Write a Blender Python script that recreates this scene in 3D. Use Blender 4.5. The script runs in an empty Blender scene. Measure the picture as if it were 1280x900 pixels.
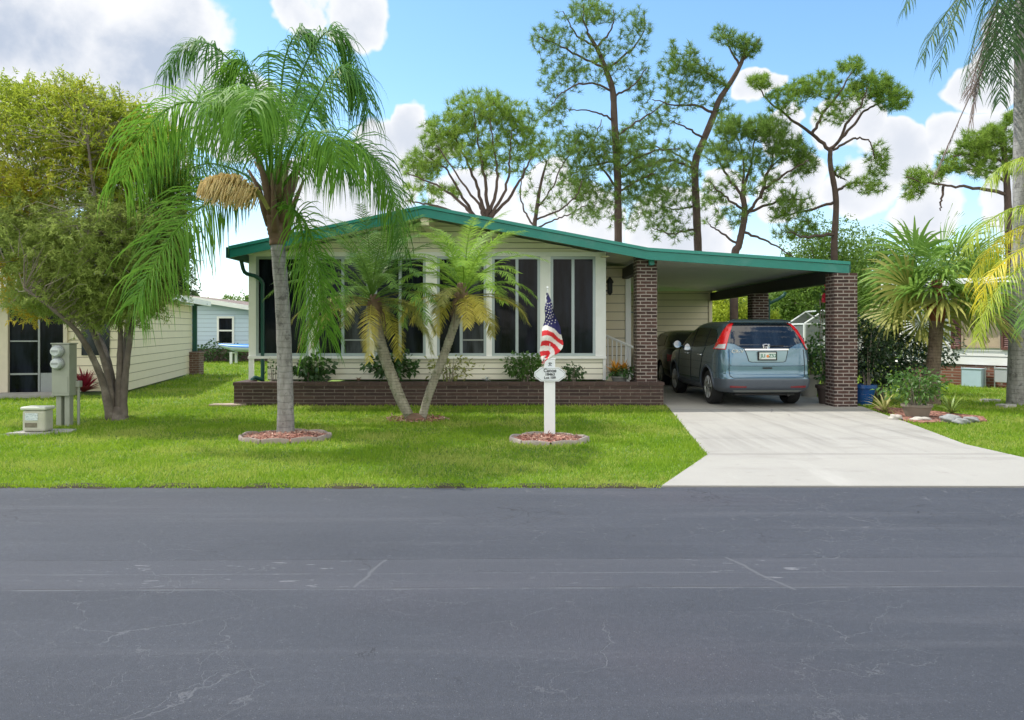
import bpy, bmesh, math, random
import numpy as np
from mathutils import Vector, Matrix
from mathutils.bvhtree import BVHTree

random.seed(11)
rng = np.random.default_rng(7)
PI = math.pi
scene = bpy.context.scene
COL = scene.collection

# ------------------------------------------------------------------ survey of the site: pixel -> metres
F, CX, CY, EYE = 949.0, 640.0, 412.0, 1.5
def P(px, py, Y): return Vector(((px-CX)/F*Y, Y, EYE-(py-CY)/F*Y))
def G(px, py, z=0.0):
    Y = (EYE-z)*F/(py-CY)
    return Vector(((px-CX)/F*Y, Y, z))

# ------------------------------------------------------------------ materials
def srgb(r, g, b):
    return tuple((c/255/12.92 if c/255 <= .04045 else ((c/255+.055)/1.055)**2.4) for c in (r, g, b))

class NT:
    def __init__(s, tree): s.t = tree
    def n(s, typ, **kw):
        nd = s.t.nodes.new(typ)
        for k, v in kw.items():
            if k.startswith('i_'):
                key = k[2:]
                key = int(key) if key.isdigit() else key.replace('_', ' ')
                s.set(nd, key, v)
            else: setattr(nd, k, v)
        return nd
    def set(s, nd, key, v):
        if isinstance(v, bpy.types.NodeSocket): s.t.links.new(v, nd.inputs[key])
        else: nd.inputs[key].default_value = v
    def math(s, op, a, b=None, c=None, clamp=False):
        nd = s.n('ShaderNodeMath', operation=op, use_clamp=clamp)
        for i, v in enumerate((a, b, c)):
            if v is not None: s.set(nd, i, v)
        return nd.outputs[0]
    def vmath(s, op, a, b=None):
        nd = s.n('ShaderNodeVectorMath', operation=op)
        s.set(nd, 0, a)
        if b is not None: s.set(nd, 1, b)
        return nd.outputs['Value'] if op in ('DOT_PRODUCT', 'LENGTH', 'DISTANCE') else nd.outputs[0]
    def noise(s, vec, scale, detail=4, rough=.55, dist=0.0, out='Fac'):
        nd = s.n('ShaderNodeTexNoise')
        if vec is not None: s.set(nd, 'Vector', vec)
        nd.inputs['Scale'].default_value = scale; nd.inputs['Detail'].default_value = detail
        nd.inputs['Roughness'].default_value = rough; nd.inputs['Distortion'].default_value = dist
        return nd.outputs[out]
    def mr(s, v, a, b, c=0.0, d=1.0, smooth=True):
        nd = s.n('ShaderNodeMapRange', interpolation_type='SMOOTHSTEP' if smooth else 'LINEAR')
        s.set(nd, 0, v)
        for i, x in enumerate((a, b, c, d)): s.set(nd, i+1, x)
        return nd.outputs[0]
    def mix(s, f, a, b, blend='MIX'):
        nd = s.n('ShaderNodeMix', data_type='RGBA', blend_type=blend)
        s.set(nd, 0, f)
        for k, v in ((6, a), (7, b)):
            s.set(nd, k, v if isinstance(v, bpy.types.NodeSocket) else (*v[:3], 1))
        return nd.outputs[2]
    def scale_vec(s, vec, sc):
        nd = s.n('ShaderNodeMapping'); s.set(nd, 0, vec); nd.inputs['Scale'].default_value = sc
        return nd.outputs[0]

def new_mat(name):
    m = bpy.data.materials.new(name); m.use_nodes = True
    t = m.node_tree; t.nodes.clear()
    N = NT(t)
    out = N.n('ShaderNodeOutputMaterial')
    return m, N, out

def principled(N, out, **kw):
    b = N.n('ShaderNodeBsdfPrincipled')
    for k, v in kw.items():
        key = k.replace('_', ' ')
        if isinstance(v, tuple) and len(v) == 3: v = (*v, 1)
        N.set(b, key, v)
    N.t.links.new(b.outputs[0], out.inputs['Surface'])
    return b

def bump(N, h, strength, dist=.01):
    b = N.n('ShaderNodeBump'); N.set(b, 'Height', h)
    b.inputs['Strength'].default_value = strength; b.inputs['Distance'].default_value = dist
    return b.outputs[0]

def pos(N): return N.n('ShaderNodeNewGeometry').outputs['Position']

def mat(name, c, rough=.6, var=.12, nscale=6.0, metallic=0.0, spec=.5, bumpst=0.0, bscale=60.0, coat=0.0, dirt=None):
    m, N, out = new_mat(name)
    p = pos(N)
    n1 = N.noise(p, nscale, 5)
    col = N.mix(n1, tuple(x*(1-var) for x in c), tuple(min(1, x*(1+var)) for x in c))
    if dirt:
        d = N.mr(N.noise(p, nscale*.37+.3, 8, .65), .5, .75)
        col = N.mix(N.math('MULTIPLY', d, dirt[1]), col, dirt[0])
    kw = {}
    if bumpst: kw['Normal'] = bump(N, N.noise(p, bscale, 5), bumpst)
    b = principled(N, out, Base_Color=col, Roughness=rough, Metallic=metallic, **kw)
    b.inputs['Specular IOR Level'].default_value = spec
    if coat:
        b.inputs['Coat Weight'].default_value = coat; b.inputs['Coat Roughness'].default_value = .04
    return m

def leaf_mat(name, ca, cb, trans=.35, rough=.5, clump=1.2, cc=None, gloss=.35):
    """two tones mixed leaf by leaf and clump by clump, light shines through"""
    m, N, out = new_mat(name)
    g = N.n('ShaderNodeNewGeometry')
    r = g.outputs['Random Per Island']
    n1 = N.mr(N.noise(g.outputs['Position'], clump, 3), .3, .7)
    f = N.math('ADD', N.math('MULTIPLY', r, .6), N.math('MULTIPLY', n1, .5), clamp=True)
    col = N.mix(f, ca, cb)
    if cc:
        n2 = N.mr(N.math('ADD', N.noise(g.outputs['Position'], clump*.6, 3), N.math('MULTIPLY', r, .25)), .58, .78)
        col = N.mix(n2, col, cc)
    b = N.n('ShaderNodeBsdfPrincipled'); N.set(b, 'Base Color', col)
    b.inputs['Roughness'].default_value = rough; b.inputs['Specular IOR Level'].default_value = gloss
    tr = N.n('ShaderNodeBsdfTranslucent')
    N.set(tr, 'Color', N.mix(.5, col, tuple(x*1.25 for x in cb)))
    mx = N.n('ShaderNodeMixShader'); mx.inputs[0].default_value = trans
    N.t.links.new(b.outputs[0], mx.inputs[1]); N.t.links.new(tr.outputs[0], mx.inputs[2])
    N.t.links.new(mx.outputs[0], out.inputs['Surface'])
    return m

def brick_mat(name, c1, c2, mortar, bw, rh, ms=.012, dirt=.3):
    m, N, out = new_mat(name)
    s = N.n('ShaderNodeSeparateXYZ'); N.set(s, 0, pos(N))
    v = N.n('ShaderNodeCombineXYZ')
    N.set(v, 0, N.math('ADD', s.outputs[0], s.outputs[1])); N.set(v, 1, s.outputs[2])
    b = N.n('ShaderNodeTexBrick', offset=.5)
    wv_ = N.scale_vec(N.vmath('SUBTRACT', N.noise(pos(N), 7, 5, .7, out='Color'), (.5, .5, .5)), (.016, .012, 0))
    N.set(b, 'Vector', N.vmath('ADD', v.outputs[0], wv_))
    b.inputs['Scale'].default_value = 1; b.inputs['Brick Width'].default_value = bw; b.inputs['Row Height'].default_value = rh
    b.inputs['Mortar Size'].default_value = ms; b.inputs['Mortar Smooth'].default_value = .15; b.inputs['Bias'].default_value = 0
    b.inputs['Color1'].default_value = (*c1, 1); b.inputs['Color2'].default_value = (*c2, 1); b.inputs['Mortar'].default_value = (*mortar, 1)
    n1 = N.noise(pos(N), 9, 6, .65)
    col = N.mix(N.math('MULTIPLY', N.mr(n1, .4, .75), dirt), b.outputs[0], tuple(x*.7 for x in c1))
    n2 = N.noise(pos(N), 70, 4)
    col = N.mix(.22, col, N.mix(n2, (.0, .0, .0), (.5, .5, .5)), 'OVERLAY')
    h = N.math('ADD', N.math('MULTIPLY', N.math('SUBTRACT', 1.0, b.outputs[1]), 1.0), N.math('MULTIPLY', n2, .25))
    principled(N, out, Base_Color=col, Roughness=.85, Normal=bump(N, h, .7, .008))
    return m

# ------------------------------------------------------------------ mesh helpers
class MB:
    """collects shapes, links them as ONE mesh object"""
    def __init__(s): s.v = []; s.f = []; s.m = []; s.mi = 0
    def add(s, vs, fs):
        o = len(s.v); s.v += [tuple(v) for v in vs]; s.f += [tuple(i+o for i in f) for f in fs]; s.m += [s.mi]*len(fs); return s
    def box(s, lo, hi, taper=0.0):
        (x0, y0, z0), (x1, y1, z1) = lo, hi
        t = taper
        vs = [(x0, y0, z0), (x1, y0, z0), (x1, y1, z0), (x0, y1, z0), (x0+t, y0+t, z1), (x1-t, y0+t, z1), (x1-t, y1-t, z1), (x0+t, y1-t, z1)]
        return s.add(vs, [(0, 3, 2, 1), (4, 5, 6, 7), (0, 1, 5, 4), (1, 2, 6, 5), (2, 3, 7, 6), (3, 0, 4, 7)])
    def bbox(s, lo, hi, b=.006):
        """box with chamfered vertical and top edges"""
        bm = bmesh.new(); bmesh.ops.create_cube(bm, size=1)
        for v in bm.verts:
            v.co = Vector([(lo[i]+hi[i])/2+v.co[i]*(hi[i]-lo[i]) for i in range(3)])
        bmesh.ops.bevel(bm, geom=bm.edges[:], offset=b, segments=2, profile=.5, affect='EDGES')
        return s.bm(bm)
    def bm(s, bm):
        bm.verts.index_update()
        s.add([v.co[:] for v in bm.verts], [[v.index for v in f.verts] for f in bm.faces]); bm.free(); return s
    def tube(s, pts, rad, n=8, cap=True):
        pts = [Vector(p) for p in pts]; k = len(pts)
        if not hasattr(rad, '__len__'): rad = [rad]*k
        vs = []; fs = []
        ref = None
        for i, p in enumerate(pts):
            t = (pts[min(i+1, k-1)]-pts[max(i-1, 0)])
            t = t.normalized() if t.length > 1e-9 else Vector((0, 0, 1))
            if ref is None: ref = t.orthogonal().normalized()
            ref = (ref-t*ref.dot(t))
            ref = ref.normalized() if ref.length > 1e-6 else t.orthogonal().normalized()
            w = t.cross(ref)
            for j in range(n):
                a = 2*PI*j/n
                vs.append(p+(ref*math.cos(a)+w*math.sin(a))*rad[i])
        for i in range(k-1):
            for j in range(n):
                a, b = i*n+j, i*n+(j+1) % n
                fs.append((a, b, b+n, a+n))
        if cap: fs += [tuple(range(n-1, -1, -1)), tuple((k-1)*n+j for j in range(n))]
        return s.add(vs, fs)
    def lathe(s, c, prof, n=24, axis='z', arc=(0, 2*PI)):
        """prof: (radius, height) pairs"""
        vs = []; fs = []; full = abs(arc[1]-arc[0]-2*PI) < 1e-6
        m = n if full else n+1
        for r, h in prof:
            for j in range(m):
                a = arc[0]+(arc[1]-arc[0])*j/n
                u, w = r*math.cos(a), r*math.sin(a)
                q = (u, w, h) if axis == 'z' else ((h, u, w) if axis == 'x' else (u, h, w))
                vs.append((c[0]+q[0], c[1]+q[1], c[2]+q[2]))
        for i in range(len(prof)-1):
            for j in range(n):
                a, b = i*m+j, i*m+(j+1) % m
                fs.append((a, b, b+m, a+m) if axis != 'y' else (a, a+m, b+m, b))
        return s.add(vs, fs)
    def prism(s, poly, axis, a, b):
        """closed outline of (u, v) pairs pushed from a to b along axis: 'y' -> (x, z), 'x' -> (y, z), 'z' -> (x, y)"""
        def q(u, v, w): return (u, w, v) if axis == 'y' else ((w, u, v) if axis == 'x' else (u, v, w))
        n = len(poly)
        vs = [q(u, v, a) for u, v in poly]+[q(u, v, b) for u, v in poly]
        fs = [tuple(range(n)), tuple(range(2*n-1, n-1, -1))]
        for i in range(n): j = (i+1) % n; fs.append((i, i+n, j+n, j))
        return s.add(vs, fs)
    def build(s, name, mats, parent=None, smooth=False, world=True):
        me = bpy.data.meshes.new(name); me.from_pydata(s.v, [], s.f)
        return finish(me, name, mats, parent, smooth, world, s.m)

def finish(me, name, mats, parent=None, smooth=False, world=True, mi=None, fixn=True):
    if not isinstance(mats, (list, tuple)): mats = [mats]
    for m in mats: me.materials.append(m)
    if mi is not None and len(mats) > 1: me.polygons.foreach_set('material_index', np.array(mi, dtype=np.int32))
    if fixn:
        bm = bmesh.new(); bm.from_mesh(me); bmesh.ops.recalc_face_normals(bm, faces=bm.faces[:]); bm.to_mesh(me); bm.free()
    if smooth:
        me.polygons.foreach_set('use_smooth', np.ones(len(me.polygons), dtype=bool))
        if smooth != 'all': me.set_sharp_from_angle(angle=math.radians(40))
    me.update()
    o = bpy.data.objects.new(name, me); COL.objects.link(o)
    if parent is not None:
        o.parent = parent
        if world: o.matrix_parent_inverse = parent.matrix_basis.inverted()
    return o

def np_mesh(name, V, Fc, mats, parent=None, smooth=False, mi=None, world=True):
    """V (n,3), Fc (m,k) one face size"""
    me = bpy.data.meshes.new(name)
    V = np.asarray(V, dtype=np.float32); Fc = np.asarray(Fc, dtype=np.int32)
    m, k = Fc.shape
    me.vertices.add(len(V)); me.vertices.foreach_set('co', V.ravel())
    me.loops.add(m*k); me.loops.foreach_set('vertex_index', Fc.ravel())
    me.polygons.add(m); me.polygons.foreach_set('loop_start', np.arange(0, m*k, k, dtype=np.int32))
    me.update(calc_edges=True); me.validate()
    return finish(me, name, mats, parent, 'all' if smooth else False, world, mi, fixn=False)

def tag(o, label=None, cat=None, group=None, kind=None):
    if label: o['label'] = label
    if cat: o['category'] = cat
    if group: o['group'] = group
    if kind: o['kind'] = kind
    return o

def thing(name, label, cat, loc=(0, 0, 0), rz=0.0, group=None):
    o = bpy.data.objects.new(name, None); COL.objects.link(o)
    o.location = loc; o.rotation_euler = (0, 0, rz); o.empty_display_size = .2
    o.matrix_basis = Matrix.Translation(loc) @ Matrix.Rotation(rz, 4, 'Z')
    return tag(o, label, cat, group)

def catmull(pts, n):
    pts = [Vector(p) for p in pts]
    if len(pts) == 2: return [pts[0].lerp(pts[1], i/(n-1)) for i in range(n)]
    q = [pts[0]*2-pts[1]]+pts+[pts[-1]*2-pts[-2]]
    out = []
    for i in range(n):
        u = i/(n-1)*(len(pts)-1); k = min(int(u), len(pts)-2); t = u-k
        a, b, c, d = q[k:k+4]
        out.append(.5*((2*b)+(c-a)*t+(2*a-5*b+4*c-d)*t*t+(3*b-a-3*c+d)*t**3))
    return out

def unit(A): return A/np.maximum(np.linalg.norm(A, axis=-1, keepdims=True), 1e-9)

def leaf_quads(C, D, L, W, fold=0.0):
    """diamond leaves: base C, direction D, length L, width W"""
    n = len(C); R = rng.normal(size=(n, 3)); S = unit(np.cross(D, R))
    L = np.broadcast_to(np.asarray(L, float), (n,))[:, None]; W = np.broadcast_to(np.asarray(W, float), (n,))[:, None]
    mid = C+D*L*.45
    V = np.stack([C, mid+S*W*.5, C+D*L+np.array([0, 0, -1.])*L*fold, mid-S*W*.5], 1).reshape(-1, 3)
    return V, np.arange(4*n).reshape(n, 4)

def blades(C, D, L, W):
    n = len(C); R = rng.normal(size=(n, 3)); S = unit(np.cross(D, R))
    L = np.broadcast_to(np.asarray(L, float), (n,))[:, None]; W = np.broadcast_to(np.asarray(W, float), (n,))[:, None]
    V = np.stack([C-S*W*.5, C+S*W*.5, C+D*L], 1).reshape(-1, 3)
    return V, np.arange(3*n).reshape(n, 3)

def rand_dirs(n): return unit(rng.normal(size=(n, 3)))

# ------------------------------------------------------------------ palette
M = {}
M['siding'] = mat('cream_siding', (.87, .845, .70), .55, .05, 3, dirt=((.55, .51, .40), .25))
M['groove_shade'] = mat('siding_groove_shade', (.20, .18, .14), .9, .2, 5)  # shadow lines between the laps, put into the groove colour
M['siding_beige'] = mat('beige_siding', (.78, .71, .54), .6, .06, 3)  # beige siding, a deeper tone than the cream
M['trim'] = mat('white_trim', (.88, .89, .88), .45, .04, 4, dirt=((.62, .62, .58), .3))
M['alu'] = mat('window_aluminium', (.40, .46, .49), .4, .05, 8, metallic=.3)
M['soffit'] = mat('carport_soffit', (.82, .82, .78), .6, .04, 2)
M['teal'] = mat('teal_fascia', (.012, .20, .165), .45, .2, 3, dirt=((.10, .27, .24), .55))
M['teal2'] = mat('teal_fascia_upper', (.02, .24, .2), .4, .15, 3)
M['dkgreen'] = mat('dark_green_metal', (.006, .075, .06), .4, .1, 5)
M['beam'] = mat('dark_beam', (.014, .016, .017), .6, .2, 5)
M['roofmetal'] = mat('roof_metal', (.62, .62, .6), .5, .1, 2)
M['brick'] = brick_mat('planter_brick', (.052, .030, .027), (.098, .057, .048), (.20, .165, .14), .40, .0665, .008, .5)
M['cbrick'] = brick_mat('column_brick', (.042, .023, .021), (.110, .056, .046), (.38, .33, .30), .22, .0665, .010, .4)
M['cap'] = brick_mat('cap_brick', (.07, .042, .037), (.10, .06, .05), (.13, .10, .085), .21, .2, .006, .5)
M['redbrick'] = brick_mat('red_brick', (.16, .05, .03), (.26, .10, .06), (.30, .25, .2), .22, .075, .01)
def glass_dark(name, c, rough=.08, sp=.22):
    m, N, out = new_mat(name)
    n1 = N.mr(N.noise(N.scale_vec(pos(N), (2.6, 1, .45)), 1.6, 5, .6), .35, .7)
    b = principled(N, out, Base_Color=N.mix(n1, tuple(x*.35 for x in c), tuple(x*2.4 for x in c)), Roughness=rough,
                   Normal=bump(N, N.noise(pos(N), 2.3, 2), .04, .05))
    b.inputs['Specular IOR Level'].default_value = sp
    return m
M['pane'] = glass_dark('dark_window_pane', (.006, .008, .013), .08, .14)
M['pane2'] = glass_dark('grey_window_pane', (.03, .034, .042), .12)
M['cglass'] = glass_dark('car_glass', (.008, .011, .016), .03, 1.0)
M['white'] = mat('white_paint', (.8, .82, .84), .5, .05, 7)
M['black'] = mat('black_plastic', (.012, .012, .013), .55, .2, 8)
M['grey'] = mat('grey_metal', (.3, .32, .32), .45, .1, 10, metallic=.4)
M['chrome'] = mat('chrome', (.75, .76, .78), .12, .03, 5, metallic=1.0)
M['bark'] = mat('pine_bark', (.075, .05, .04), .9, .5, 5, bumpst=.8, bscale=14)
M['palmwood'] = None
# ------------------------------------------------------------------ camera, sun, sky
cam = bpy.data.cameras.new('camera'); cam.sensor_width = 36; cam.lens = F/1280*36
cam.shift_y = (CY-450)/1280; cam.clip_end = 6000; cam.clip_start = .05
co = bpy.data.objects.new('camera', cam); COL.objects.link(co)
co.location = (0, 0, EYE); co.rotation_euler = (PI/2, 0, 0); scene.camera = co

SUNV = Vector((-.60, .30, 1.0)).normalized()
sl = bpy.data.lights.new('sun', 'SUN'); sl.energy = 5.0; sl.angle = math.radians(.53); sl.color = (1, .95, .87)
so = bpy.data.objects.new('sun', sl); COL.objects.link(so); so.location = SUNV*60
so.rotation_euler = (-SUNV).to_track_quat('-Z', 'Y').to_euler()

scene.view_settings.view_transform = 'Standard'; scene.view_settings.look = 'None'; scene.view_settings.exposure = 0
w_ = None
scene.cycles.use_denoising = True
scene.cycles.max_bounces = 6; scene.cycles.diffuse_bounces = 3; scene.cycles.glossy_bounces = 3; scene.cycles.transmission_bounces = 4; scene.cycles.transparent_max_bounces = 6; scene.cycles.use_adaptive_sampling = True; scene.cycles.adaptive_threshold = .02
scene.cycles.sample_clamp_indirect = 6

def px_dir(px, py): return Vector(((px-CX)/F, 1, (CY-py)/F)).normalized()
w = bpy.data.worlds.new('World'); scene.world = w; w.use_nodes = True
w.node_tree.nodes.clear(); N = NT(w.node_tree)
sky = N.n('ShaderNodeTexSky', sky_type='NISHITA', sun_disc=False, sun_elevation=math.asin(SUNV.z),
          sun_rotation=math.atan2(SUNV.x, SUNV.y), altitude=0, air_density=1.0, dust_density=.35, ozone_density=2.2)
d = N.vmath('NORMALIZE', N.n('ShaderNodeTexCoord').outputs['Generated'])
sx = N.n('ShaderNodeSeparateXYZ'); N.set(sx, 0, d)
# cloud banks stand in named directions of the sky; wisps between them come from noise
dw = N.vmath('NORMALIZE', N.vmath('ADD', d, N.scale_vec(N.vmath('SUBTRACT', N.noise(d, 9.0, 4, .55, out='Color'), (.5, .5, .5)), (.10, .10, .10))))
clouds = [(40, 30, 190), (190, 60, 120), (120, 165, 130), (-120, 120, 200), (-60, -120, 220), (150, -90, 150), (375, 5, 50), (440, 12, 52), (300, 150, 60),
          (470, 190, 46), (505, 158, 34), (535, 172, 30), (500, 225, 50), (430, 270, 60), (385, 250, 60),
          (600, 270, 60), (690, 235, 46), (740, 275, 50), (850, 290, 60), (640, 330, 80),
          (945, 118, 26), (985, 165, 22), (1060, 160, 40), (985, 235, 50), (1075, 235, 42), (1120, 195, 44), (1185, 170, 40), (1150, 262, 52), (1225, 105, 40), (1275, 50, 55), (1240, 190, 52), (1290, 250, 60), (905, 225, 34)]
acc = None
for (px, py, r) in clouds:
    dp = N.vmath('DOT_PRODUCT', dw, px_dir(px, py)[:])
    ang = r/F/(1+((px-CX)**2+(CY-py)**2)/F**2)**.7
    g = N.mr(dp, math.cos(ang*1.35), math.cos(ang*.25), 0, 1)
    acc = g if acc is None else N.math('MAXIMUM', acc, g)
fbm = N.noise(d, 7.5, 7, .58, .15)
fb2 = N.noise(d, 2.2, 4, .55)
puff = N.n('ShaderNodeTexVoronoi', feature='F1'); N.set(puff, 'Vector', N.vmath('ADD', d, N.scale_vec(N.noise(d, 14, 3, out='Color'), (.06, .06, .06))))
puff.inputs['Scale'].default_value = 17
# unseen cumulus added behind the viewer, made extra bright as fill light
back = N.mr(sx.outputs[1], .25, -.15)
acc = N.math('MAXIMUM', acc, N.math('MULTIPLY', back, N.mr(fb2, .38, .52)))
field = N.math('ADD', N.math('ADD', acc, N.math('MULTIPLY', N.math('SUBTRACT', fbm, .5), 1.45)), N.math('MULTIPLY', N.math('SUBTRACT', .34, puff.outputs['Distance']), .45))
mask = N.mr(field, .34, .60)
haze = N.mr(sx.outputs[2], .32, -.02, 0, .32)
core = N.mr(N.math('ADD', field, N.math('MULTIPLY', N.noise(d, 4.2, 6, .6), .9)), .95, 1.75)
left = N.mr(sx.outputs[0], -.05, -.42)
shade = N.math('MULTIPLY', core, N.math('ADD', .55, N.math('MULTIPLY', left, .7)), clamp=True)
ccol = N.mix(shade, (10.2, 10.3, 10.6), (5.6, 6.4, 7.8))
hs = N.n('ShaderNodeHueSaturation'); N.set(hs, 'Color', sky.outputs[0]); hs.inputs['Saturation'].default_value = 1.12; hs.inputs['Value'].default_value = 2.45; hs.inputs['Hue'].default_value = .493
scol = N.mix(haze, hs.outputs[0], (8.8, 10.0, 11.6))
ccol = N.mix(back, ccol, (18.5, 18.0, 16.8))  # added back clouds outshine the rest to fill the house front
wc = N.mix(mask, scol, ccol)
bg = N.n('ShaderNodeBackground'); N.set(bg, 0, wc); bg.inputs[1].default_value = .10
w.cycles.sampling_method = 'MANUAL'; w.cycles.sample_map_resolution = 512
wo = N.n('ShaderNodeOutputWorld'); w.node_tree.links.new(bg.outputs[0], wo.inputs[0])

# ------------------------------------------------------------------ ground, road, driveway
m, N, out = new_mat('lawn_soil'); p = pos(N)
col = N.mix(N.mr(N.noise(p, 2.0, 8, .7), .35, .65), (.09, .18, .014), (.17, .27, .03))
col = N.mix(N.mr(N.noise(p, 40, 4), .3, .7), N.mix(.5, col, (.05, .07, .015)), col)
principled(N, out, Base_Color=col, Roughness=.95, Normal=bump(N, N.noise(p, 45, 4), .6, .03)); M['soil'] = m
bm = MB(); bm.add([(-2500, -2500, 0), (2500, -2500, 0), (2500, 2500, 0), (-2500, 2500, 0)], [(0, 1, 2, 3)])
tag(bm.build('ground', M['soil']), kind='structure')

m, N, out = new_mat('asphalt'); p = pos(N)
s = N.n('ShaderNodeSeparateXYZ'); N.set(s, 0, p); X, Y = s.outputs[0], s.outputs[1]
big = N.noise(N.scale_vec(p, (.35, 1.2, 1)), .9, 6, .6)
col = N.mix(big, (.030, .035, .047), (.070, .076, .095))
streak = N.noise(N.scale_vec(p, (.12, 2.2, 1)), 1.6, 7, .65)
col = N.mix(N.mr(streak, .5, .72, 0, .5), col, (.090, .094, .110))
purple = N.mr(N.noise(N.scale_vec(p, (.3, .6, 1)), .7, 3), .5, .7, 0, .45)
col = N.mix(purple, col, (.070, .064, .080))
fine = N.noise(p, 150, 4, .8)
col = N.mix(.9, col, N.mix(N.mr(fine, .3, .7, 0, 1, False), (.15, .15, .15), (.85, .85, .85)), 'OVERLAY')
spk = N.mr(N.noise(p, 110, 2, .5), .66, .74)
col = N.mix(N.math('MULTIPLY', spk, .55), col, (.20, .205, .22))
mid_ = N.noise(p, 38, 5, .7)
col = N.mix(.45, col, N.mix(mid_, (.1, .1, .1), (.9, .9, .9)), 'OVERLAY')
# worn flecks where the sealer has gone
fl = N.mr(N.noise(N.scale_vec(p, (.7, 1.7, 1)), 22, 6, .75), .63, .68)
area = N.mr(N.noise(N.scale_vec(p, (.35, .9, 1)), .8, 4), .45, .65)
col = N.mix(N.math('MULTIPLY', N.math('MULTIPLY', fl, area), .6), col, (.17, .175, .19))
# the strip along the middle of the road, and its seams
wob = N.math('MULTIPLY', N.math('SUBTRACT', N.noise(N.scale_vec(p, (1, .1, 1)), .9, 4), .5), .05)
yw = N.math('ADD', N.math('ADD', Y, wob), N.math('MULTIPLY', X, -.012))
def line(y0, w_, soft=.6):
    return N.mr(N.math('ABSOLUTE', N.math('SUBTRACT', yw, y0)), w_, w_*soft*.2)
strip = N.math('MULTIPLY', N.mr(yw, 4.38, 4.41), N.mr(yw, 4.96, 4.93))
col = N.mix(N.math('MULTIPLY', strip, .35), col, (.078, .081, .098))
brk = N.mr(N.noise(N.scale_vec(p, (1, .3, 1)), 3.2, 6, .7), .42, .58)
sfl = N.math('MULTIPLY', strip, N.mr(N.noise(N.scale_vec(p, (.55, 2.0, 1)), 9, 7, .7), .60, .64))
sfl = N.math('MULTIPLY', sfl, N.mr(N.noise(N.scale_vec(p, (1, .2, 1)), .7, 3), .45, .6))
col = N.mix(N.math('MULTIPLY', sfl, .75), col, (.22, .225, .24))
for y0, wd, dark in ((4.40, .014, 1), (4.385, .02, 0), (4.95, .010, 1), (4.66, .012, 0)):
    col = N.mix(N.math('MULTIPLY', line(y0, wd), N.math('ADD', .12, N.math('MULTIPLY', brk, .55))), col, (.018, .018, .022) if dark else (.13, .135, .15))
# hairline cracks, alligatored along the far wheel track
dv = N.vmath('ADD', p, N.scale_vec(N.noise(p, 2.6, 5, .6, out='Color'), (.55, .4, 0)))
def cracks(scale, width, vec=(1, 1.5, 1)):
    v = N.n('ShaderNodeTexVoronoi', feature='DISTANCE_TO_EDGE'); N.set(v, 'Vector', N.scale_vec(dv, vec)); v.inputs['Scale'].default_value = scale
    return N.mr(v.outputs[0], width, width*.15)
track = N.math('MULTIPLY', N.mr(Y, 5.0, 5.5), N.mr(X, -1.6, .4))
ca = N.math('MULTIPLY', cracks(3.2, .010), N.math('MULTIPLY', N.math('ADD', .25, N.math('MULTIPLY', track, .65)), N.mr(N.noise(p, 1.2, 5, .6), .33, .52)))
cb = N.math('MULTIPLY', cracks(1.3, .006), N.mr(N.noise(p, .8, 5, .6), .42, .58, 0, .7))
near = N.math('MULTIPLY', cracks(4.2, .012), N.math('MULTIPLY', N.mr(Y, 4.0, 3.2), N.mr(N.noise(p, 1.1, 5, .6), .48, .62, 0, .6)))
ck = N.math('MAXIMUM', N.math('MAXIMUM', ca, cb), near)
lt = N.mr(N.noise(p, .9, 3), .38, .52)
col = N.mix(ck, col, N.mix(lt, (.014, .014, .018), (.125, .13, .145)))
for (x0, y0, x1, y1, ww) in ((1.40, 4.98, 1.62, 4.36, .016), (-.82, 4.93, -.91, 4.40, .014), (-2.95, 3.9, -3.05, 3.55, .01)):
    a = Vector((x1-x0, y1-y0)); L = a.length; a /= L
    t = N.math('ADD', N.math('MULTIPLY', N.math('SUBTRACT', X, x0), a.x), N.math('MULTIPLY', N.math('SUBTRACT', Y, y0), a.y))
    e = N.math('ADD', N.math('MULTIPLY', N.math('SUBTRACT', X, x0), -a.y), N.math('MULTIPLY', N.math('SUBTRACT', Y, y0), a.x))
    e = N.math('ABSOLUTE', N.math('ADD', e, N.math('MULTIPLY', N.math('SUBTRACT', N.noise(p, 4, 3), .5), .08)))
    msk = N.math('MULTIPLY', N.mr(e, ww, ww*.3), N.math('MULTIPLY', N.math('GREATER_THAN', t, 0), N.math('LESS_THAN', t, L)))
    col = N.mix(N.math('MULTIPLY', msk, .5), col, (.15, .155, .165))
principled(N, out, Base_Color=col, Roughness=N.mr(fine, .2, .8, .62, .9), Normal=bump(N, N.math('ADD', fine, N.math('MULTIPLY', ck, -.6)), .9, .008)); M['asphalt'] = m
bm = MB(); n = 240
top = [(-70+140*i/n, 7.2+.05*(-(-70+140*i/n))/7*.06+random.uniform(-.012, .012), .006) for i in range(n+1)]
bm.add([(-70, -1.2, .006), (70, -1.2, .006)]+top[::-1], [tuple(range(n+3))])
tag(bm.build('road', M['asphalt']), kind='structure')

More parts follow.
